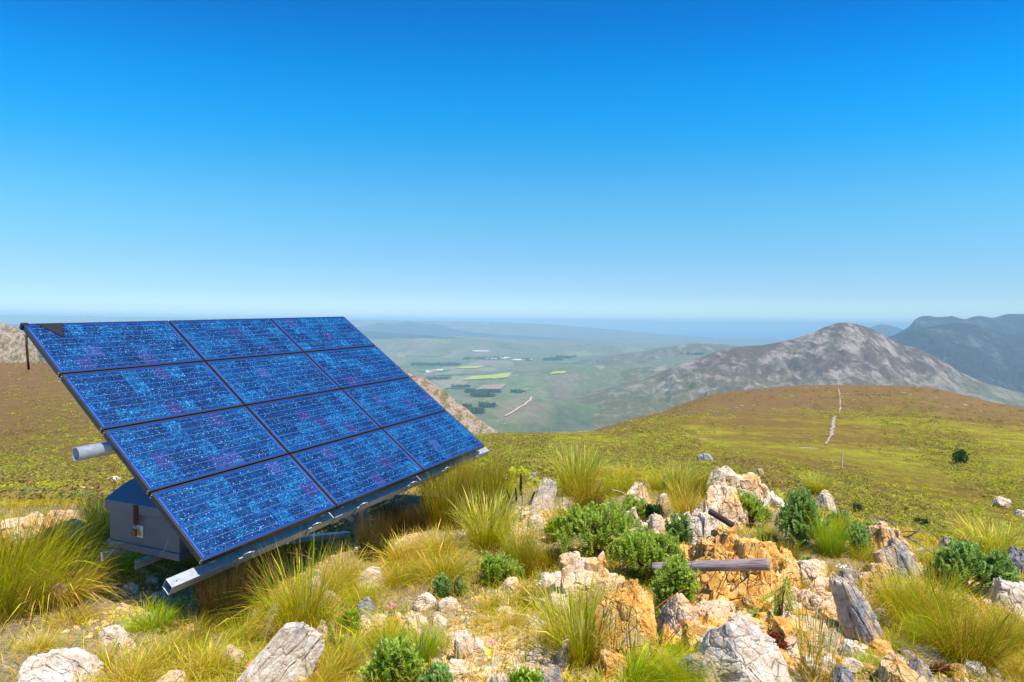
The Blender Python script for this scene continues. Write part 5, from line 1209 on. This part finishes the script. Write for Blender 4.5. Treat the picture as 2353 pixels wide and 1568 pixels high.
LEAF = {
    'silver': mat_leaf('leaf_silver', (.15, .27, .05), (.38, .53, .11), .42, (.56, .74, .24)),
    'green': mat_leaf('leaf_green', (.26, .38, .035), (.54, .64, .07), .48, (.70, .82, .18)),
    'dark': mat_leaf('leaf_dark', (.012, .045, .014), (.04, .12, .03), .2, (.09, .20, .05)),
    'yellow': mat_leaf('leaf_yellow', (.15, .24, .015), (.42, .50, .02), .3, (.75, .75, .03)),
    'rosette': mat_leaf('leaf_rosette', (.10, .28, .02), (.30, .50, .03), .3, (.60, .70, .05)),
    'red': mat_leaf('leaf_red', (.10, .015, .012), (.32, .05, .03), .25, (.45, .12, .05)),
}
STEM = mat_plain('stem', (.16, .09, .05), .9, spec=.1)
def bush(px, py, wpx, hpx, kind, label, shoots=110, n_leaf=30, ll=.034, lw=.014, shoot=.12, seed=0, upright=.7, name='green_bush', cat='bush', thick=.7, lift=0.):
    p = ground_at(px, py)
    if p is None: print('miss', label); return
    rng = np.random.default_rng(seed + int(px)); Y = p[1]; w_ = wpx * Y / F0 / 2; h_ = hpx * Y / F0; dd = np.array([p[0], p[1]]); dd /= np.linalg.norm(dd)
    c = np.array([p[0], p[1]]) + dd * w_ * thick * .7; z0 = float(H(*c)) + lift
    e = empty(name, (c[0], c[1], z0)); tag(e, label, cat, 'green shrubs among the rocks' if cat == 'bush' else None)
    tips = []; dirs = []; st = MB()
    nb = max(4, shoots // 14); bl = []
    for b in range(nb):       # limbs
        a = rng.random() * 6.283; q = rng.random() ** .5; bl.append(np.array([math.cos(a) * q * w_ * .8, math.sin(a) * q * w_ * thick * .8, h_ * (.35 + .45 * rng.random() * (1 - .4 * q))]))
    for b in bl: st.tube([np.array([0, 0, -.03]), b * [.35, .35, .5], b], [.010, .007, .004], 5)
    for i in range(shoots):
        b = bl[rng.integers(nb)]; a = rng.random() * 6.283; r_ = rng.random() ** .45
        tgt = b + np.array([math.cos(a) * w_ * .42 * r_, math.sin(a) * w_ * thick * .42 * r_, h_ * (.05 + .30 * rng.random())])
        q = np.hypot(tgt[0] / w_, tgt[1] / (w_ * thick)); 
        if q > 1.05: tgt[:2] /= q
        tgt[2] = min(tgt[2], h_ * (1.02 - .45 * min(q, 1) ** 2) * (.72 + .28 * float(vn(tgt[0] * 5, tgt[1] * 5, None, seed + 3)) + .14)) - h_ * .25 * rng.random() ** 2
        tgt[2] = max(tgt[2], h_ * .08)
        d = np.array([tgt[0] / w_ * (1 - upright) * 1.4, tgt[1] / w_ * (1 - upright) * 1.4, upright]) + rng.normal(size=3) * .26
        tips.append(tgt); dirs.append(d)
        if i % 3 == 0: st.tube([b * [.8, .8, .7], tgt - d / np.linalg.norm(d) * shoot * .7], [.004, .0025], 4, caps=False)
    for i in range(max(2, shoots // 25)):      # bare dead twigs that stick out
        b = bl[rng.integers(nb)]; q = b * [1.15, 1.15, 1.0] + np.array([rng.normal() * .05, rng.normal() * .05, h_ * rng.uniform(.1, .3)]); st.tube([b * .8, (b + q) / 2 + rng.normal(size=3) * .012, q], [.003, .0025, .0015], 4)
    V, F, t_, rr = leaf_cloud(rng, tips, dirs, n_leaf, ll, lw, shoot)
    o = mesh_np('foliage', V, F, mat=LEAF[kind], attrs=dict(t=t_, r=rr)); o.parent = e
    me = bpy.data.meshes.new('stem'); me.from_pydata(st.V, [], st.F); me.update(); me.materials.append(STEM); o2 = bpy.data.objects.new('stem', me); col.objects.link(o2); o2.parent = e
    return e

bush(1375, 1300, 250, 160, 'green', 'large sprawling green bush left of the log', 330, seed=1)
bush(1490, 1352, 190, 150, 'green', 'green bush spreading toward the left end of the log', 240, seed=2)
bush(1545, 1442, 112, 235, 'green', 'upright feathery bush in front of the left end of the log', 170, seed=3)
bush(1555, 1270, 90, 100, 'silver', 'darker shrub behind the upright feathery bush', 90, seed=4)
bush(1440, 1200, 110, 70, 'green', 'low green bush below the pointed cream rock', 90, seed=5)
bush(1725, 1215, 90, 110, 'green', 'bright green bush right of the back ridge', 150, seed=6)
bush(1838, 1265, 130, 155, 'silver', 'dark bluish green bush with upright branches below the fence post', 260, seed=7)
bush(1960, 1275, 80, 90, 'silver', 'bluish shrub left of the flat topped tan rock', 100, seed=8)
bush(1925, 1215, 60, 60, 'silver', 'small bluish shrub right of the grey rounded rock', 60, seed=9)
bush(2215, 1370, 150, 140, 'silver', 'big right green bush with dense upright shoots', 280, seed=10)
bush(2290, 1385, 110, 110, 'silver', 'right part shrub leaning toward the right edge', 170, seed=11, upright=.5)
bush(1548, 1140, 62, 70, 'silver', 'dark conical sapling standing on the crest', 55, seed=12, upright=.9)
bush(1505, 1205, 56, 70, 'dark', 'small dark shrub below the conical sapling', 60, seed=13)
bush(1145, 1350, 120, 100, 'green', 'centre green bush above the cream angular rock', 150, seed=14)
bush(1032, 1382, 76, 84, 'silver', 'small silvery shrub at the upper edge of the gravel patch', 50, seed=15)
bush(905, 1590, 150, 135, 'green', 'bottom green bush with fir like shoots', 130, seed=16, upright=.5)
bush(1000, 1600, 90, 70, 'silver', 'low green shrub at the bottom edge right of the bottom bush', 80, seed=17)
bush(812, 1462, 80, 70, 'rosette', 'bright green leafy plant left of the blue grey pointed rock', 60, 20, .03, .013, .09, seed=18)
bush(775, 1500, 60, 50, 'green', 'low leafy plant at the right of the tall tuft', 40, 20, .03, .013, .08, seed=19)
bush(1230, 1600, 110, 80, 'rosette', 'bright yellow green leafy rosettes at the bottom edge', 60, 26, .036, .016, .13, seed=20, upright=.9)
bush(1265, 1250, 80, 66, 'yellow', 'bright yellow topped shrub left of the large sprawling bush', 70, seed=21)
bush(1295, 1215, 50, 50, 'yellow', 'small yellow shrub behind the yellow topped one', 40, seed=22)
bush(1795, 1440, 64, 120, 'green', 'green spiky plant in front of the orange outcrop', 12, 90, .028, .009, .30, seed=23, upright=.95)
bush(1760, 1270, 54, 90, 'green', 'green spikes between the bright bush and the dark bush', 9, 80, .026, .009, .28, seed=24, upright=.97)
bush(1860, 1320, 54, 34, 'rosette', 'low yellow green herb above the rubble', 22, 18, .03, .012, .06, seed=25)
bush(2000, 1235, 50, 40, 'silver', 'small shrub on the crest left of the dead branch', 30, seed=26)
bush(1965, 1180, 40, 40, 'dark', 'small dark shrub behind the crest right of the fence post', 26, seed=27)
bush(2150, 1345, 80, 60, 'silver', 'small bluish shrub at the foot of the grey sloping slab', 60, seed=28)
bush(1985, 1440, 60, 40, 'silver', 'low shrub behind the foot of the tall grey rock', 40, seed=29)
bush(1700, 1485, 110, 44, 'red', 'dark red succulent growth below the orange outcrop', 120, 16, .016, .006, .05, seed=30, upright=.6)
bush(1650, 1440, 80, 40, 'red', 'red stemmed low plant at the foot of the log rock', 70, 16, .016, .006, .05, seed=31, upright=.6)
bush(1790, 1300, 90, 36, 'red', 'dark red low plant under the dark bluish bush', 80, 16, .016, .006, .05, seed=32, upright=.6)
bush(1780, 1500, 100, 36, 'red', 'red brown ground plant above the lichened boulder', 90, 16, .016, .006, .05, seed=33, upright=.6)
bush(2160, 1560, 90, 30, 'red', 'small red plant at the bottom right', 60, 16, .016, .006, .05, seed=34, upright=.6)
bush(1600, 1390, 60, 60, 'red', 'reddish twiggy plant between the orange slab and the pale cracked rock', 50, 16, .016, .006, .06, seed=35, upright=.6)
bush(280, 1310, 70, 34, 'green', 'low leafy herb under the battery box', 24, 18, .03, .012, .08, seed=36)
bush(1720, 1440, 70, 50, 'green', 'small heathery shrub at the foot of the orange outcrop', 50, 24, .016, .005, .08, seed=37)
bush(60, 1150, 130, 34, 'silver', 'low grey green shrubs on the slope behind the outcrop at the left', 90, seed=38)
bush(180, 1155, 120, 30, 'silver', 'low grey green shrubs on the slope left of the battery box', 80, seed=39)

# flowering stem
p = ground_at(1196, 1200); fl = empty('flowering_stem', p); tag(fl, 'single dark green stem topped by yellow flowers right of the rushes', 'flower')
Ys = p[1]; top = at(1197, 1092, Ys) - p; rng = np.random.default_rng(8)
st = MB(); st.tube([np.zeros(3), top * .5 + [.02, 0, 0], top], [.007, .006, .004], 6)
for s, dx in ((.42, -.13), (.40, .13), (.45, -.05)): st.tube([top * s * .8, top * s + [dx, 0, .03], top * s + [dx * 1.25, 0, .12]], [.004, .004, .003], 5)
me = bpy.data.meshes.new('stem'); me.from_pydata(st.V, [], st.F); me.materials.append(STEM); o = bpy.data.objects.new('stem', me); col.objects.link(o); o.parent = fl
T4 = [top, top * .85, top * .42 + [-.16, 0, .13], top * .40 + [.16, 0, .13], top * .45 + [-.06, 0, .14]]
V, F, t_, r_ = leaf_cloud(rng, T4, [(0, 0, 1), (0, 0, 1), (-.4, 0, 1), (.4, 0, 1), (-.1, 0, 1)], 130, .034, .010, .17); o = mesh_np('foliage', V, F, mat=LEAF['dark'], attrs=dict(t=t_, r=r_)); o.parent = fl
for q in (top + [.02, 0, .06], top + [-.10, 0, .05], top + [.08, 0, .03]):
    V, F, t_, r_ = leaf_cloud(rng, np.tile(q, (10, 1)) + rng.normal(size=(10, 3)) * .012, rng.normal(size=(10, 3)) * .5 + [0, 0, .8], 9, .045, .012, .03); o = mesh_np('flower_head', V, F, mat=LEAF['yellow'], attrs=dict(t=t_ * 0 + 1, r=r_)); o.parent = fl
# yellow cushion plant
p = ground_at(1105, 1512); r = 40 * p[1] / F0 / 2 * 1.1; V, F = ICO[4]; V = V * [r, r * .8, r * .42]; V *= (1 + .12 * fbm(V[:, 0] * 30, V[:, 1] * 30, V[:, 2] * 30, seed=3))[:, None]
o = mesh_np('cushion_plant', V, Ft=F, mat=mat_plain('cushion', (.80, .58, .06), .9, spec=.1)); o.location = p + [0, .04, .01]; tag(o, 'round yellow cushion plant beside the white cube-like rock', 'plant')
# small white and pink flowers
def flower(px, py, s, c, label, dz=.06):
    p = ground_at(px, py)
    if c not in FM_: FM_[c] = mat_plain('petal_' + c, dict(white=(.85, .85, .85), pink=(.6, .12, .35), purple=(.45, .02, .5), yellow=(.8, .7, .03))[c], .6)
    e = empty('flower', p); tag(e, label, 'flower', 'small wild flowers'); rng = np.random.default_rng(int(px)); m = MB()
    m.tube([np.array([0, 0, -.01]), np.array([0, 0, dz])], .0015, 4); me = bpy.data.meshes.new('stem'); me.from_pydata(m.V, [], m.F); me.materials.append(STEM); o = bpy.data.objects.new('stem', me); col.objects.link(o); o.parent = e
    V = []; F = []
    for k in range(14):
        c0 = np.array([rng.normal() * s, rng.normal() * s, dz + rng.random() * s]); a = rng.random() * 6
        q = [c0 + np.array([math.cos(a + j * 1.57), math.sin(a + j * 1.57), (-1) ** j * .3]) * s * .5 for j in range(4)]; F.append([len(V) + j for j in range(4)]); V += q
    o = mesh_np('petals', np.array(V), F, mat=FM_[c]); o.parent = e
FM_ = {}
for a in [(1798, 1308, .022, 'white', 'white flowers left of the pink cream rock'), (1842, 1312, .024, 'white', 'white flowers above the pink cream rock'), (1726, 1302, .014, 'purple', 'tiny purple flower under the dark bush'), (1935, 1322, .02, 'white', 'white flowers left of the grey slab foot'),
          (905, 1410, .014, 'pink', 'pink flowers left of the bright white rock'), (1258, 1372, .014, 'pink', 'pink flowers left of the cream outcrop'), (1240, 1360, .02, 'white', 'white flowers left of the cream outcrop'), (1005, 1400, .01, 'pink', 'tiny pink flower on the gravel'),
          (1130, 1500, .012, 'pink', 'tiny pink flowers right of the cushion plant'), (1270, 1345, .02, 'white', 'small white flowers beside the cream outcrop top'), (2060, 1320, .018, 'white', 'white flowers on the grey sloping slab')]: flower(*a)

# ------------------------------------------------------------------ heath shrubs beyond the crest
def heath(n, seed, kind, y0, y1, smin, smax, dens, name, label, u0=-.95, u1=.95, nl=26):
    rng = np.random.default_rng(seed); P = []
    while len(P) < n:
        Y = np.exp(rng.uniform(math.log(y0), math.log(y1), 20000)); x = rng.uniform(u0, u1, 20000) * Y; ok = rng.random(20000) < dens(x, Y); P += list(np.stack([x[ok], Y[ok]], 1))
    P = np.array(P[:n]); z = H(P[:, 0], P[:, 1]); s = rng.uniform(smin, smax, n) * (.6 + P[:, 1] / 90); 
    C = np.c_[P, z][:, None, :] + rng.normal(size=(n, nl, 3)) * (s[:, None] * [[.42, .42, .10]])[:, None, :] + np.array([0, 0, 1.])[None, None] * (s[:, None, None] * .18)
    A = rng.normal(size=(n, nl, 2, 3)) * (s[:, None] * [[.15, .15, .09]])[:, None, None, :]
    V = np.concatenate([C[:, :, None], C[:, :, None] + A], 2).reshape(-1, 3)
    r_ = np.repeat(rng.random(n), nl * 3); t_ = np.repeat(rng.random(n * nl), 3)
    o = mesh_np(name, V, Ft=np.arange(len(V)).reshape(-1, 3), mat=LEAF[kind], attrs=dict(t=t_, r=r_)); tag(o, label, 'shrubs', kind='stuff')
LEAF['heath_yellow'] = mat_leaf('heath_yellow', (.34, .38, .012), (.56, .58, .018), .3, (.74, .72, .025))
LEAF['heath_brown'] = mat_leaf('heath_brown', (.24, .14, .045), (.38, .26, .07), .35, (.42, .34, .08))
LEAF['heath_olive'] = mat_leaf('heath_olive', (.22, .22, .03), (.38, .37, .035), .35, (.48, .46, .05))
pd = lambda s, c, k=1.6, q=.10: (lambda x, Y: np.clip(c + k * fbm(x / (Y * q + 2), Y / (Y * q * 2 + 4), o=3, seed=s), 0, 1))
heath(8000, 21, 'heath_yellow', 10, 330, .18, .42, pd(401, .28), 'heath', 'yellow green flowering shrublets dotted over the slope')
heath(8000, 22, 'heath_brown', 9, 420, .25, .7, pd(402, .5), 'heath', 'brown heath shrublets covering the slope')
heath(7500, 23, 'heath_olive', 9, 420, .25, .7, pd(403, .45), 'heath', 'olive green shrublets covering the slope')
def lone(px, py, wpx, hpx, kind, label, seed):
    p = ground_at(px, py); rng = np.random.default_rng(seed); s = wpx * p[1] / F0 / 2; h_ = hpx * p[1] / F0; e = empty('bush', p); tag(e, label, 'bush')
    C = rng.normal(size=(900, 3)); C /= np.linalg.norm(C, axis=1)[:, None]; C *= (rng.random(900) ** .4 * (1 + .35 * vn(C[:, 0] * 2.2, C[:, 1] * 2.2, C[:, 2] * 2.2, seed)))[:, None]; C = C * [s, s, h_ / 2] + [0, 0, h_ * .5]
    A = rng.normal(size=(900, 2, 3)) * s * .13; V = np.concatenate([C[:, None], C[:, None] + A], 1).reshape(-1, 3)
    o = mesh_np('foliage', V, Ft=np.arange(len(V)).reshape(-1, 3), mat=LEAF[kind], attrs=dict(t=np.repeat(rng.random(900), 3) * .6, r=np.repeat(rng.random(900), 3))); o.parent = e
    m = MB(); m.tube([np.array([0, 0, -.1]), np.array([0, 0, h_ * .6])], [s * .08, s * .04], 6); me = bpy.data.meshes.new('stem'); me.from_pydata(m.V, [], m.F); me.materials.append(STEM); o = bpy.data.objects.new('stem', me); col.objects.link(o); o.parent = e
lone(2206, 1068, 34, 36, 'dark', 'lone dark round bush far down the green slope', 1)
lone(1970, 1178, 22, 20, 'dark', 'small dark bush on the slope above the dead branch', 2)
lone(2115, 1210, 34, 18, 'dark', 'low dark bush on the slope right of the dead branch', 3)
# standing dead stalks on the crest
SK = mat_plain('dry_stalk', (.50, .38, .27), .9, spec=.1)
for i, (a, b, hh, l) in enumerate([(1545 / 1, 1100, 60, 'thin dark stalk right of the tall golden tuft'), (1938, 1150, 110, 'very thin pale stalk on the crest right of the fence post'), (1185, 1080, 50, 'dry stalk left of the flowering stem'), (1232, 1085, 44, 'dry stalk with whitish tip right of the flowering stem'),
                                   (1412, 1100, 55, 'seed stalk with round heads right of the tall golden tuft'), (1440, 1105, 50, 'second seed stalk near the crest'), (1462, 1105, 40, 'short whitish seed stalk on the crest'), (1715, 1110, 34, 'short reed stalk behind the back ridge')]):
    p = ground_at(a, b + 10); t_ = at(a + 6 * math.sin(i * 2.1), b - hh, p[1]); m = MB(); m.tube([p, (p + t_) / 2 + [.02, 0, 0], t_], [.006, .005, .003], 5)
    for k in range(4): q = p + (t_ - p) * (.6 + .1 * k); m.tube([q, q + [.03 * math.sin(k * 2 + i), .02, .05]], [.003, .006], 5)
    o = m.build('dry_stalk', SK); tag(o, l, 'stalk')

# ------------------------------------------------------------------ the air
HZ = MB(); hx0, hy0, hy1 = 110000., -9000., 60000.
HZ.hexa([(-hx0, hy0, SEA_Z - 60), (hx0, hy0, SEA_Z - 60), (hx0, hy1, SEA_Z - 60), (-hx0, hy1, SEA_Z - 60), (-hx0, hy0, 190), (hx0, hy0, 190), (hx0, hy1, 190), (-hx0, hy1, 190)])
hm = bpy.data.materials.new('haze'); hm.use_nodes = True; ht = hm.node_tree; ht.nodes.clear()
ho = ht.nodes.new('ShaderNodeOutputMaterial'); hv = ht.nodes.new('ShaderNodeVolumePrincipled'); hv.inputs['Density'].default_value = 7.4e-5
hv.inputs['Color'].default_value = (.56, .87, 1, 1); hv.inputs['Anisotropy'].default_value = -.2
ht.links.new(hv.outputs[0], ho.inputs['Volume'])
hz = HZ.build('haze', hm); tag(hz, 'thin blue haze over the valley and the distant ranges', 'haze', kind='stuff')
